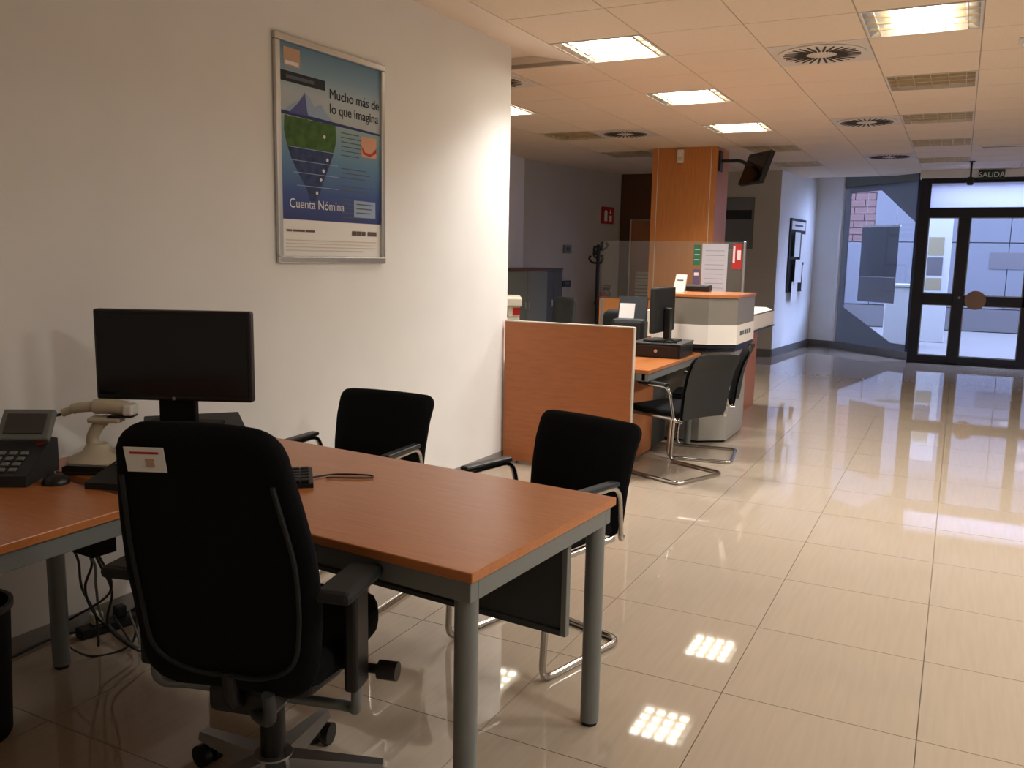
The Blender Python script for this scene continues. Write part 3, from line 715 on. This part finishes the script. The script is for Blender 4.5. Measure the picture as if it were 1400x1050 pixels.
t = thing('desk_monitor', 'slim dark monitor seen from the side on the cash drawer', 'monitor', (-1.95, 6.28, 0.838), 1.52)
MB().box(-0.22, 0.22, -0.02, 0.02, 0.07, 0.40, 0.01).build('housing', 'black_shell', t); MB().box(-0.205, 0.205, 0.0195, 0.0225, 0.09, 0.38).build('screen', 'screen', t)
MB().box(-0.03, 0.03, -0.07, -0.02, 0.02, 0.25, 0.008).build('neck', 'black', t); MB().box(-0.12, 0.12, -0.12, 0.1, 0, 0.016, 0.006).build('base', 'black', t)
t = thing('document_printer', 'dark upright printer with white paper beside the second desk', 'printer', (-2.28, 6.50, 0.73), 0.15)
MB().box(-0.13, 0.13, -0.1, 0.1, 0, 0.25, 0.03).build('body', 'teal_dark', t); MB().prism_ax([(0.0, 0.24), (0.09, 0.24), (0.10, 0.40), (0.06, 0.42)], -0.10, 0.12, 'x').build('paper_support', 'teal_dark', t)
MB().prism_ax([(-0.012, 0.245), (-0.002, 0.245), (0.045, 0.36), (0.035, 0.365)], -0.09, 0.03, 'x').build('paper', 'paper', t)
# keyboard-like cable curl at the monitor foot
tag(MB().tube(spline([(-1.9, 6.14, 0.845), (-1.84, 6.10, 0.87), (-1.80, 6.17, 0.845), (-1.88, 6.2, 0.843)]), 0.005, 6).build('cable', 'black'), 'thin black cable curled on the cash drawer lid', 'cable')

# office chair behind teller desk and grey chair by the cupboards
def back_chair(label, loc, rz, m):
    t = thing('swivel_chair', label, 'chair', loc, rz)
    MB().shell(lambda q: 0.21, [(-0.21, 0.52), (-0.24, 0.75), (-0.26, 0.98)], 0.05, 0.07, 0.03).build('backrest', m, t)
    MB().prism([(-0.22, -0.2), (0.22, -0.2), (0.24, 0.18), (0.16, 0.25), (-0.16, 0.25), (-0.24, 0.18)], 0.43, 0.5, 0.02).build('seat', m, t)
    MB().cyl((0, 0, 0.1), (0, 0, 0.43), 0.03).build('column', 'black', t)
    MB().tube(fillet([(0, -0.05, 0.41), (0, -0.26, 0.42), (0, -0.25, 0.65)], 0.06), 0.02).build('back_bar', 'black', t)
    for s in (-1, 1): MB().tube(fillet([(s * 0.22, -0.1, 0.46), (s * 0.27, -0.1, 0.66), (s * 0.27, 0.12, 0.67)], 0.05), 0.014).build('armrest', 'alu', t)
    for k in range(5):
        a = k * 2 * PI / 5
        l = MB().tube([(0, 0, 0.1), (0.28 * math.cos(a), 0.28 * math.sin(a), 0.07)], [0.03, 0.016]).build('base_arm', 'black', t)
        MB().cyl((0.27 * math.cos(a) - 0.02 * math.sin(a), 0.27 * math.sin(a) + 0.02 * math.cos(a), 0.03), (0.27 * math.cos(a) + 0.02 * math.sin(a), 0.27 * math.sin(a) - 0.02 * math.cos(a), 0.03), 0.03).build('caster', 'rubber', l)
    return t
back_chair('black swivel chair behind the partition in front of the orange screen', (-2.87, 7.85, 0), 0.6, 'black_shell')
back_chair('grey swivel chair whose back top shows in front of the cupboards', (-4.25, 9.2, 0), 2.6, 'cab_dark')

# ------------------------------------------------------------------ visitor chairs
def visitor_chair(label):
    t = thing('visitor_chair', label, 'chair', group='black cantilever visitor chairs')
    sh = [(-0.215, 0.415), (-0.225, 0.5), (-0.235, 0.6), (-0.262, 0.72), (-0.31, 0.83)]
    MB().shell(lambda q: 0.226 + 0.02 * q, sh, 0.032, 0.045, -0.03).build('backrest', 'black_fabric', t)
    MB().shell(lambda q: 0.222 + 0.02 * q, [(y - 0.019, z) for y, z in sh], 0.012, 0.045, -0.03).build('back_shell', 'black_shell', t)
    MB().prism([(-0.21, -0.2), (0.21, -0.2), (0.225, 0.1), (0.205, 0.235), (-0.205, 0.235), (-0.225, 0.1)], 0.43, 0.475, 0.018).build('seat', 'black_fabric', t)
    fr_ = MB(); r = 0.0125
    pts = [(0.235, -0.16, 0.428), (0.235, 0.2, 0.428), (0.235, 0.225, r), (0.235, -0.23, r), (-0.235, -0.23, r), (-0.235, 0.225, r), (-0.235, 0.2, 0.428), (-0.235, -0.16, 0.428)]
    fr_.tube(fillet(pts, 0.055, 6), r, 10); fr_.build('sled_frame', 'chrome', t)
    MB().tube([(-0.235, -0.12, 0.428), (0.235, -0.12, 0.428)], 0.01).build('cross_bar', 'chrome', t)
    for s in (-1, 1):
        a = MB().tube(fillet([(s * 0.225, -0.235, 0.415), (s * 0.25, -0.19, 0.42), (s * 0.262, -0.15, 0.635), (s * 0.262, 0.11, 0.63)], 0.06, 6), 0.011, 10).build('arm_tube', 'chrome', t)
        MB().box(s * 0.262 - 0.022, s * 0.262 + 0.022, -0.13, 0.125, 0.64, 0.658, 0.008).build('arm_pad', 'black', a)
    return t
def face(v): return math.atan2(v[1], v[0]) - PI / 2
vc = visitor_chair('black visitor chair nearest the camera, across the front desk at its right end')
vc.location = (-1.325, 2.82, 0); vc.rotation_euler = (0, 0, face((-0.27, -0.96)))
dup(vc, (-2.24, 2.88, 0), face((0.05, -1)), 'black visitor chair by the white wall, across the front desk below the poster')
dup(vc, (-1.63, 5.65, 0), face((-0.92, 0.39)), 'black visitor chair at the second desk, nearer of the pair with its back turned')
dup(vc, (-1.61, 6.32, 0), face((-0.99, -0.14)), 'black visitor chair at the second desk, standing against the reception kiosk')

# ------------------------------------------------------------------ front desk
DR = -0.079
t = thing('desk', 'long wood desk with grey tube legs in the foreground', 'desk', (-1.801, 2.111, 0), DR)
L2, D2 = 0.9, 0.39
MB().box(-L2, L2, -D2, D2, 0.705, 0.73, 0.003).build('top', 'wood', t)
for s in (-1, 1):
    MB().box(-L2 + 0.012, L2 - 0.012, min(s * (D2 - 0.012), s * (D2 - 0.045)), max(s * (D2 - 0.012), s * (D2 - 0.045)), 0.65, 0.705, 0.003).build('beam', 'grey_metal', t)
    MB().box(min(s * (L2 - 0.012), s * (L2 - 0.045)), max(s * (L2 - 0.012), s * (L2 - 0.045)), -D2 + 0.045, D2 - 0.045, 0.65, 0.705, 0.003).build('beam', 'grey_metal', t)
    for q in (-1, 1):
        l = MB().cyl((s * (L2 - 0.045), q * (D2 - 0.045), 0.012), (s * (L2 - 0.045), q * (D2 - 0.045), 0.665), 0.029, seg=28).build('leg', 'grey_metal', t)
        MB().cyl((s * (L2 - 0.045), q * (D2 - 0.045), 0), (s * (L2 - 0.045), q * (D2 - 0.045), 0.012), 0.024).build('foot', 'rubber', l)
mp_ = MB().box(-L2 + 0.12, L2 - 0.075, 0.205, 0.215, 0.35, 0.65, 0.002).build('modesty_panel', 'dark_grey', t)
MB().box(L2 - 0.08, L2 - 0.062, 0.198, 0.222, 0.335, 0.65, 0.002).build('end_strip', 'grey_metal', mp_); MB().box(-L2 + 0.12, L2 - 0.08, 0.198, 0.222, 0.335, 0.352, 0.002).build('bottom_strip', 'dark_grey', mp_)
t = thing('desk_return', 'side return of the wood desk running along the left wall', 'desk', (-2.40, 0.88, 0))
MB().prism([(-0.36, -0.85), (0.38, -0.85), (0.37, 0.80), (-0.33, 0.865)], 0.705, 0.73, 0.003).build('top', 'wood', t)
MB().box(0.325, 0.355, -0.82, 0.77, 0.65, 0.705, 0.003).build('beam', 'grey_metal', t); MB().box(-0.34, -0.31, -0.82, 0.84, 0.65, 0.705, 0.003).build('beam', 'grey_metal', t)
for x in (-0.31, 0.33):
    MB().cyl((x, -0.78, 0), (x, -0.78, 0.66), 0.029).build('leg', 'grey_metal', t)

# ------------------------------------------------------------------ things on the desk
ma = math.atan2(-0.70, 0.714) + PI / 2      # monitor faces the swivel chair side
pa = math.atan2(-0.656, 0.755) + PI / 2
t = thing('desktop_computer', 'flat black desktop computer lying under the monitor', 'computer', (-2.435, 2.235, 0.73), pa)
MB().box(-0.17, 0.17, -0.17, 0.18, 0.006, 0.10, 0.004).build('case', 'black_shell', t); MB().box(-0.165, 0.165, -0.177, -0.17, 0.01, 0.096, 0.003).build('front_panel', 'black', t)
for a in (-0.14, 0.14):
    for b_ in (-0.14, 0.15): MB().cyl((a, b_, 0), (a, b_, 0.007), 0.012).build('foot', 'rubber', t)
t = thing('monitor', 'large black flat monitor on the front desk', 'monitor', (-2.40, 2.13, 0.83), 0.43)
MB().box(-0.275, 0.275, -0.02, 0.02, 0.10, 0.415, 0.008).build('housing', 'black', t)
MB().box(-0.262, 0.262, -0.0215, -0.0195, 0.118, 0.402).build('screen', 'screen', t)
MB().cyl((0.0, -0.0205, 0.109), (0.0, -0.022, 0.109), 0.006).build('logo_disc', 'satin', t)
MB().box(-0.065, 0.065, 0.0, 0.035, 0.012, 0.24, 0.006).build('neck', 'black_matt', t); MB().box(-0.13, 0.13, -0.09, 0.11, 0, 0.014, 0.006).build('base', 'black_matt', t)

# keyboard
ka = math.atan2(2.10 - 1.80, -1.78 + 2.12)
t = thing('keyboard', 'black keyboard partly hidden behind the swivel chair back', 'keyboard', (-1.945, 1.955, 0.73), ka)
MB().prism_ax([(-0.08, 0), (0.08, 0), (0.08, 0.026), (-0.08, 0.014)], -0.225, 0.225, 'x').build('case', 'black', t)
k0 = None
for r in range(5):
    for c in range(15):
        if k0 is None:
            k0 = MB().box(-0.0125, 0.0125, -0.012, 0.012, 0, 0.008, 0.002).build('key', 'black_shell', t); o = k0
        else:
            o = k0.copy(); C.objects.link(o); o.parent = t
        yy = -0.058 + r * 0.029; o.location = (-0.2 + c * 0.0286, yy, 0.0145 + (yy + 0.08) * 0.075)
tag(MB().tube(spline([(-1.80, 2.12, 0.735), (-1.76, 2.2, 0.734), (-1.66, 2.245, 0.734), (-1.645, 2.215, 0.734), (-1.76, 2.15, 0.734)]), 0.0028, 6).build('cable', 'black'), 'thin black keyboard cable looping on the desk top', 'cable')
# card reader left of the chair back
t = thing('card_reader', 'small black keypad reader beside the beige scanner stand', 'card reader', (-2.265, 1.79, 0.73), 0.35)
MB().prism_ax([(-0.09, 0), (0.09, 0), (0.09, 0.05), (-0.09, 0.02)], -0.07, 0.07, 'x').build('case', 'black_shell', t)
MB().box(-0.045, 0.045, 0.03, 0.07, 0.047, 0.0495).build('display', 'screen', t)
# phone
t = thing('desk_phone', 'dark desk telephone with tilted display at the left edge', 'telephone', (-2.63, 1.63, 0.73), 0.55)
MB().prism_ax([(-0.11, 0), (0.12, 0), (0.12, 0.105), (0.085, 0.115), (-0.11, 0.035)], -0.13, 0.13, 'x').build('body', 'teal_dark', t)
hs = MB().tube(spline([(-0.09, -0.1, 0.075), (-0.09, 0.0, 0.11), (-0.09, 0.1, 0.145)]), [0.028] * 4 + [0.02] * 9 + [0.028] * 4, 10).build('handset', 'black', t)
dp = MB().box(-0.04, 0.12, -0.012, 0.012, -0.055, 0.055, 0.006, Matrix.Rotation(math.radians(-38), 3, 'X')).build('display_hood', 'cab_grey', t); dp.location = (0.02, 0.07, 0.155)
d_ = MB().box(-0.02, 0.10, -0.002, 0.002, -0.035, 0.035, 0, Matrix.Rotation(math.radians(-38), 3, 'X')).build('display', 'plaque', t); d_.location = (0.02, 0.0585, 0.164)
k0 = None
for r in range(4):
    for c in range(4):
        if k0 is None: k0 = MB().box(-0.011, 0.011, -0.008, 0.008, 0, 0.006, 0.002).build('button', 'cab_grey', t); o = k0
        else: o = k0.copy(); C.objects.link(o); o.parent = t
        yy = -0.085 + r * 0.027; o.location = (-0.02 + c * 0.034, yy, 0.046 + (yy + 0.085) * 0.41); o.rotation_euler = (0.39, 0, 0)
MB().box(0.10, 0.118, 0.035, 0.05, 0.101, 0.107).build('message_light', 'red', t)
# black gooseneck puck thing next to the phone
t = thing('computer_mouse', 'black mouse lying between phone and scanner', 'mouse', (-2.43, 1.68, 0.73), 1.0)
MB().lathe([(0, 0.03), (0.02, 0.028), (0.034, 0.018), (0.04, 0.006), (0.04, 0), (0, 0)]).build('body', 'black', t)
MB().box(-0.003, 0.003, 0.008, 0.022, 0.026, 0.034, 0.001).build('wheel', 'cab_grey', t)
t = thing('stapler', 'flat black stapler behind the mouse', 'stapler', (-2.44, 1.80, 0.73), 0.6)
MB().box(-0.075, 0.075, -0.016, 0.016, 0, 0.012, 0.004).build('base', 'black', t); MB().prism_ax([(-0.075, 0.012), (0.07, 0.012), (0.075, 0.024), (-0.06, 0.034), (-0.075, 0.028)], -0.013, 0.013, 'y').build('arm', 'black', t)
# hand scanner on its stand
t = thing('scanner_stand', 'beige stand with a round foot holding the hand scanner', 'scanner stand', (-2.575, 1.94, 0.73), 0.5)
MB().lathe([(0, 0), (0.095, 0), (0.098, 0.008), (0.085, 0.02), (0.05, 0.035), (0.034, 0.06), (0, 0.065)], seg=36).build('foot', 'beige_plastic', t)
MB().tube(spline([(-0.01, 0, 0.04), (-0.015, 0, 0.08), (0.005, 0, 0.12), (0.03, 0, 0.145)]), 0.02, 12).build('neck', 'beige_plastic', t)
MB().box(-0.02, 0.09, -0.03, 0.03, 0.135, 0.155, 0.008).build('cradle', 'beige_plastic', t)
t = thing('hand_scanner', 'pale hand scanner lying in the stand cradle', 'scanner', (-2.575, 1.94, 0.885), 0.5)
MB().tube(spline([(-0.11, 0, 0.01), (-0.06, 0, 0.028), (0.0, 0, 0.034), (0.06, 0, 0.034), (0.11, 0, 0.026)]), [0.014] * 6 + [0.018] * 10 + [0.026] * 16 + [0.024], 12).build('body', 'beige_plastic', t)
MB().box(0.10, 0.135, -0.03, 0.03, 0.006, 0.045, 0.008).build('nose', 'white', t); MB().box(0.05, 0.13, -0.028, 0.028, 0.0, 0.006).build('lens_strip', 'black', t)
tag(MB().tube(spline([(-2.67, 1.89, 0.893), (-2.72, 1.865, 0.87), (-2.735, 1.86, 0.80), (-2.73, 1.86, 0.733)]), 0.005, 6).build('cable', 'black'), 'black cable dropping from the hand scanner to the desk', 'cable')

# ------------------------------------------------------------------ bin, cable box, cables under the desk
t = thing('waste_bin', 'black round waste bin cut by the left edge', 'waste bin', (-2.52, 1.41, 0))
MB().lathe([(0, 0), (0.115, 0), (0.12, 0.01), (0.135, 0.40), (0.14, 0.405), (0.132, 0.405), (0.115, 0.02), (0, 0.02)], seg=36).build('body', 'black_matt', t)
MB().lathe([(0.134, 0.392), (0.143, 0.396), (0.143, 0.412), (0.13, 0.412)], seg=36).build('rim', 'black', t)
t = thing('cable_box', 'black socket box screwed under the desk corner', 'socket box', (-2.53, 1.83, 0.60), DR)
MB().box(-0.11, 0.1, -0.03, 0.06, -0.15, 0, 0.006).build('housing', 'black_matt', t); MB().box(-0.06, 0.06, -0.005, 0.005, 0, 0.105).build('hanger', 'black_matt', t)
for k in range(3): MB().cyl((-0.08 + k * 0.06, -0.034, -0.10), (-0.08 + k * 0.06, -0.028, -0.10), 0.02).build('socket', 'black', t)
t = thing('power_strip', 'black power strip with plugs on the floor by the wall', 'power strip', (-2.78, 2.20, 0), 1.35)
MB().box(-0.2, 0.2, -0.028, 0.028, 0, 0.04, 0.006).build('body', 'black', t)
for k in range(4):
    pl_ = MB().box(-0.15 + k * 0.09, -0.11 + k * 0.09, -0.02, 0.02, 0.04, 0.085, 0.006).build('plug', 'black_shell' if k % 2 else 'cream', t)
rc = random.Random(3)
cl = ['leftmost black cable hanging from the socket box', 'black cable hanging beside the leftmost one under the desk', 'grey cable hanging from the middle of the socket box',
      'black cable hanging at the right of the socket box', 'black cable looping widest over the floor by the wall', 'thin black cable running along the wall foot']
for k in range(6):
    x0 = -2.63 + k * 0.035; y0 = 1.86 + 0.01 * (k % 2)
    e = Vector((-2.80 + 0.02 * k, 2.07 + 0.055 * k, 0.06))
    pts = [(x0, y0 - 0.01, 0.455), (x0 + rc.uniform(-.02, .02), y0 + 0.03, 0.38), (x0 + rc.uniform(-.03, .03), y0 + rc.uniform(0, .08), 0.28), (x0 - rc.uniform(0, .06), y0 + rc.uniform(.05, .14), 0.14), (x0 + rc.uniform(-.03, .06), y0 + rc.uniform(.1, .2), 0.03), tuple(e)]
    if k == 4: pts = [(x0, y0 - 0.01, 0.455), (x0 + .02, y0 + .02, 0.3), (-2.72, 1.86, 0.12), (-2.66, 1.92, 0.01), (-2.6, 2.05, 0.01), (-2.7, 2.18, 0.06), tuple(e)]
    if k == 5: pts = [(-2.88, 1.35, 0.02), (-2.86, 1.7, 0.015), (-2.87, 1.95, 0.02), (-2.80, 2.1, 0.02), (-2.79, 2.25, 0.05)]
    tag(MB().tube(spline(pts), 0.0045, 6).build('power_cable', 'cab_grey' if k == 2 else 'black'), cl[k], 'cable', 'cables under the desk')

# ------------------------------------------------------------------ swivel chair in the foreground
t = thing('task_chair', 'large black swivel chair with its back to the camera', 'chair', (-1.525, 1.63, 0), 0.24)
bp = [(-0.205, 0.40), (-0.20, 0.50), (-0.205, 0.62), (-0.23, 0.76), (-0.27, 0.91), (-0.31, 1.065)]
MB().shell(lambda q: 0.215 + 0.035 * math.sin(PI * min(1, q * 1.15)), bp, 0.07, 0.085, -0.035, 16).build('backrest', 'black_fabric', t)
MB().tube(fillet([(-0.185, -0.308, 0.95), (-0.21, -0.258, 0.76), (-0.205, -0.232, 0.62), (-0.19, -0.225, 0.50), (-0.1, -0.212, 0.45), (0.1, -0.212, 0.45), (0.19, -0.225, 0.50), (0.205, -0.232, 0.62), (0.21, -0.258, 0.76), (0.185, -0.308, 0.95)], 0.05, 5), 0.006).build('back_piping', 'black_shell', t)
lbm = MB().box(-0.05, 0.05, -0.0008, 0.0008, -0.034, 0.034).build('care_label', 'paper', t); lbm.scale = (0.9, 1, 0.9); lbm.location = (-0.122, -0.309, 0.99); lbm.rotation_euler = (math.radians(15), 0, 0.17)
MB().box(-0.036, 0.036, -0.0016, -0.0008, 0.016, 0.022).build('label_line', 'print_red', lbm)
MB().box(0.0, 0.022, -0.0016, -0.0008, -0.02, 0.004).build('label_stamp', 'print_tan', lbm)
sp_ = [(-0.225, -0.2), (0.225, -0.2), (0.25, -0.05), (0.245, 0.14), (0.20, 0.24), (0.1, 0.275), (-0.1, 0.275), (-0.20, 0.24), (-0.245, 0.14), (-0.25, -0.05)]
MB().prism(sp_, 0.43, 0.51, 0.028).build('seat', 'black_fabric', t); MB().prism([(a * 0.86, b * 0.86) for a, b in sp_], 0.395, 0.431, 0.012).build('seat_pan', 'black', t)
MB().box(-0.09, 0.09, -0.16, 0.12, 0.315, 0.396, 0.02).build('tilt_mechanism', 'black', t)
MB().tube(fillet([(-0.28, -0.09, 0.46), (-0.28, -0.09, 0.335), (-0.24, -0.03, 0.31), (0.24, -0.03, 0.31), (0.28, -0.09, 0.335), (0.28, -0.09, 0.46)], 0.06, 6), 0.014, 10).build('arm_bow', 'grey_metal', t)
MB().tube(fillet([(0.11, -0.215, 0.42), (0.11, -0.20, 0.335), (0.02, -0.14, 0.325), (0.0, 0.0, 0.335)], 0.05, 6), 0.016, 10).build('back_bow', 'dark_grey', t)
MB().tube(fillet([(0, 0, 0.35), (0, -0.19, 0.36), (0, -0.20, 0.46)], 0.06), 0.02, 10).build('back_bar', 'black', t)
for s in (-1, 1):
    a = MB().box(s * 0.28 - 0.018, s * 0.28 + 0.018, -0.13, -0.05, 0.40, 0.655, 0.01).build('arm_post', 'black', t)
    MB().box(s * 0.28 - 0.045, s * 0.28 + 0.045, -0.23, -0.015, 0.662, 0.695, 0.014).build('arm_pad', 'black_shell', a)
    MB().box(s * 0.28 - 0.014, s * 0.28 + 0.014, -0.12, -0.06, 0.64, 0.665).build('arm_plate', 'satin', a)
k_ = MB().cyl((0.19, -0.02, 0.415), (0.31, -0.02, 0.415), 0.012).build('lever', 'black', t); MB().cyl((0.31, -0.02, 0.415), (0.36, -0.02, 0.415), 0.024, seg=16).build('knob', 'black', k_)
MB().cyl((0, 0, 0.26), (0, 0, 0.32), 0.022).build('piston', 'black_shell', t); MB().cyl((0, 0, 0.10), (0, 0, 0.27), 0.033).build('column_sleeve', 'black', t)
MB().lathe([(0, 0.13), (0.05, 0.13), (0.058, 0.11), (0.055, 0.075), (0, 0.07)]).build('hub', 'satin', t)
for k in range(5):
    a = math.radians(174 - 13.7 - 72 * k); c, s = math.cos(a), math.sin(a)
    R3 = Matrix.Rotation(a, 3, 'Z'); b = MB()
    prof = [(0.03, 0.038, 0.075, 0.128), (0.29, 0.02, 0.075, 0.098)]
    vs_ = []
    for x, h, z0, z1 in prof:
        vs_.append([b.bm.verts.new(R3 @ Vector(p)) for p in ((x, -h, z0), (x, h, z0), (x, h * 0.7, z1), (x, -h * 0.7, z1))])
    for q in range(4): b.bm.faces.new((vs_[0][q], vs_[0][(q + 1) % 4], vs_[1][(q + 1) % 4], vs_[1][q]))
    b.bm.faces.new(vs_[0][::-1]); b.bm.faces.new(vs_[1]); arm = b.build('base_arm', 'satin', t)
    cb = MB()
    for q in (-1, 1): cb.cyl(R3 @ Vector((0.275, q * 0.008, 0.032)), R3 @ Vector((0.275, q * 0.03, 0.032)), 0.032, seg=22)
    cb.build('caster', 'black', arm)
    MB().cyl((0.275 * c, 0.275 * s, 0.035), (0.275 * c, 0.275 * s, 0.085), 0.008).build('caster_stem', 'satin', arm)

# ------------------------------------------------------------------ poster on the left wall
wall_a = math.atan2(5.40 + 2.2, -2.80 + 2.995)          # direction of the wall in plan
wx = -2.80 - (5.40 - 3.56) / 7.6 * 0.195
t = thing('wall_poster', 'framed blue advertising poster with a green island on the white wall', 'poster', (wx, 3.56, 1.917), wall_a - PI / 2 + PI / 2)
# local: x along the wall toward the far end, y into the wall, z up
HWp, HHp = 0.412, 0.522
f = 0.034
for a0, a1, b0, b1 in ((-HWp, HWp, HHp - f, HHp), (-HWp, HWp, -HHp, -HHp + f), (-HWp, -HWp + f, -HHp + f, HHp - f), (HWp - f, HWp, -HHp + f, HHp - f)):
    MB().box(a0, a1, -0.022, -0.002, b0, b1, 0.006).build('frame_bar', 'alu', t)
pw, ph = HWp - f, HHp - f
MB().box(-pw, pw, -0.006, -0.002, -ph, ph).build('backing', 'paper', t)
zb = -ph + 0.175
MB().box(-pw, pw, -0.0075, -0.006, zb, ph).build('print', 'poster_print', t)
def pr(name, m, poly, d=0): MB().prism_ax(poly, -0.0085 - d * 0.0006, -0.0075 - d * 0.0006, 'y').build(name, m, t)
def rect(x0, x1, z0, z1): return [(x0, z0), (x1, z0), (x1, z1), (x0, z1)]
wz = 0.175
pr('seal_box', 'print_tan', rect(-0.345, -0.235, 0.385, 0.468)); pr('seal_border', 'print_white', rect(-0.335, -0.245, 0.392, 0.408), 1)
pr('title_bar', 'ink', rect(-pw, -0.06, 0.315, 0.362)); pr('title_bar_print', 'ink_soft', rect(-0.33, -0.14, 0.330, 0.346), 1)
pr('water_line', 'print_navy', [(-pw, wz - 0.008), (-0.1, wz - 0.014), (pw, wz - 0.022), (pw, wz - 0.012), (-0.1, wz + 0.002), (-pw, wz + 0.008)], 1)
pr('iceberg_tip', 'print_ice', [(-0.36, wz), (-0.30, wz + 0.04), (-0.24, wz + 0.07), (-0.205, wz + 0.11), (-0.175, wz + 0.095), (-0.14, wz + 0.05), (-0.09, wz + 0.07), (-0.06, wz + 0.04), (0.0, wz)])
pr('iceberg_shade', 'print_purple', [(-0.32, wz), (-0.25, wz + 0.055), (-0.205, wz + 0.105), (-0.19, wz + 0.02), (-0.18, wz)], 1)
isl = [(-0.345, wz - 0.01)] + [(-0.345 + 0.36 * q / 10, wz - 0.012 - 0.004 * (q % 2)) for q in range(1, 11)] + [(0.02, wz - 0.09), (0.0, wz - 0.15), (-0.33, wz - 0.15), (-0.35, wz - 0.08)]
pr('green_island', 'print_green', isl)
pr('island_root', 'print_rock', [(-0.33, wz - 0.15), (0.0, wz - 0.15), (-0.03, wz - 0.21), (-0.07, wz - 0.28), (-0.10, wz - 0.34), (-0.135, wz - 0.395), (-0.175, wz - 0.395), (-0.2, wz - 0.34), (-0.25, wz - 0.28), (-0.30, wz - 0.21)])
for q, zz in enumerate((0.15, 0.21, 0.265, 0.325)): pr('layer_line', 'print_ice', rect(-0.33 + q * 0.02, 0.03, wz - zz - 0.003, wz - zz), 2)
for x, z in ((-0.07, 0.08), (-0.05, 0.19), (-0.08, 0.245), (-0.10, 0.29), (-0.13, 0.355)): pr('marker_dot', 'print_white', [(x + 0.009 * math.cos(q), wz - z + 0.009 * math.sin(q)) for q in [k * PI / 5 for k in range(10)]], 3)
for q in range(20):
    if q in (6, 7, 11, 14): continue
    zz = wz - 0.04 - q * 0.022; pr('text_line', 'ink_soft', rect(0.06, 0.20 + 0.07 * ((q * 7) % 5) / 5 + (0.05 if q > 7 else 0), zz - 0.005, zz))
pr('photo_inset', 'print_skin', rect(0.22, 0.345, wz - 0.145, wz - 0.04), 1); pr('photo_detail', 'print_red', [(0.22, wz - 0.09), (0.25, wz - 0.12), (0.30, wz - 0.125), (0.345, wz - 0.09), (0.345, wz - 0.115), (0.29, wz - 0.14), (0.235, wz - 0.13)], 2)
pr('offer_box', 'print_ice', rect(0.155, 0.335, zb + 0.03, zb + 0.115), 1)
for q in range(3): pr('text_line', 'ink_soft', rect(0.175, 0.29 + 0.01 * q, zb + 0.05 + q * 0.022, zb + 0.056 + q * 0.022), 2)
for q, (a, b) in enumerate(((-0.345, -0.31), (-0.305, -0.22), (-0.215, -0.15))): pr('small_print', 'ink_brown', rect(a, b, zb - 0.058, zb - 0.048))
for q, (a, b) in enumerate(((0.14, 0.175), (0.18, 0.215), (0.22, 0.25), (0.27, 0.345))): pr('small_print', 'ink_brown', rect(a, b, zb - 0.065, zb - 0.042))
for q in range(4): pr('small_print', 'pale_edge', rect(-0.35, 0.34 - 0.1 * (q == 3), zb - 0.10 - q * 0.016, zb - 0.096 - q * 0.016))
RX = (PI / 2, 0, 0)
text_mesh('headline', 'Mucho más de', 0.068, 'ink', t, (-0.03, -0.0092, 0.285), RX); text_mesh('headline', 'lo que imagina', 0.068, 'ink', t, (-0.03, -0.0092, 0.215), RX)
text_mesh('headline', 'Cuenta Nómina', 0.062, 'print_white', t, (-0.325, -0.0092, zb + 0.055), RX)

# notice board on the pale side wall
na = math.atan2(15.65 - 13.4, 0.20) 
t = thing('notice_board', 'black notice board with loose paper sheets on the pale side wall', 'notice board', (-2.44 + 0.2 * (14.42 - 13.4) / 2.25, 14.42, 1.53), na)
MB().box(-0.45, 0.45, -0.03, -0.004, -0.57, 0.57, 0.004).build('board', 'black', t); MB().box(-0.40, 0.40, -0.034, -0.03, 0.40, 0.53).build('title_strip', 'paper', t)
MB().box(-0.25, 0.25, -0.035, -0.034, 0.45, 0.48).build('title_print', 'ink_soft', t)
for a0, a1, b0, b1, q in ((-0.36, -0.05, -0.02, 0.36, 0.03), (0.05, 0.42, -0.1, 0.34, -0.02), (-0.3, 0.1, -0.42, -0.06, 0.04), (0.12, 0.44, -0.55, -0.14, -0.05), (-0.36, -0.02, -0.7, -0.40, 0.02)):
    p_ = MB().box(a0, a1, -0.05 - abs(q), -0.047 - abs(q), b0, b1).build('paper_sheet', 'paper', t); p_.rotation_euler = (0, 0, 0)
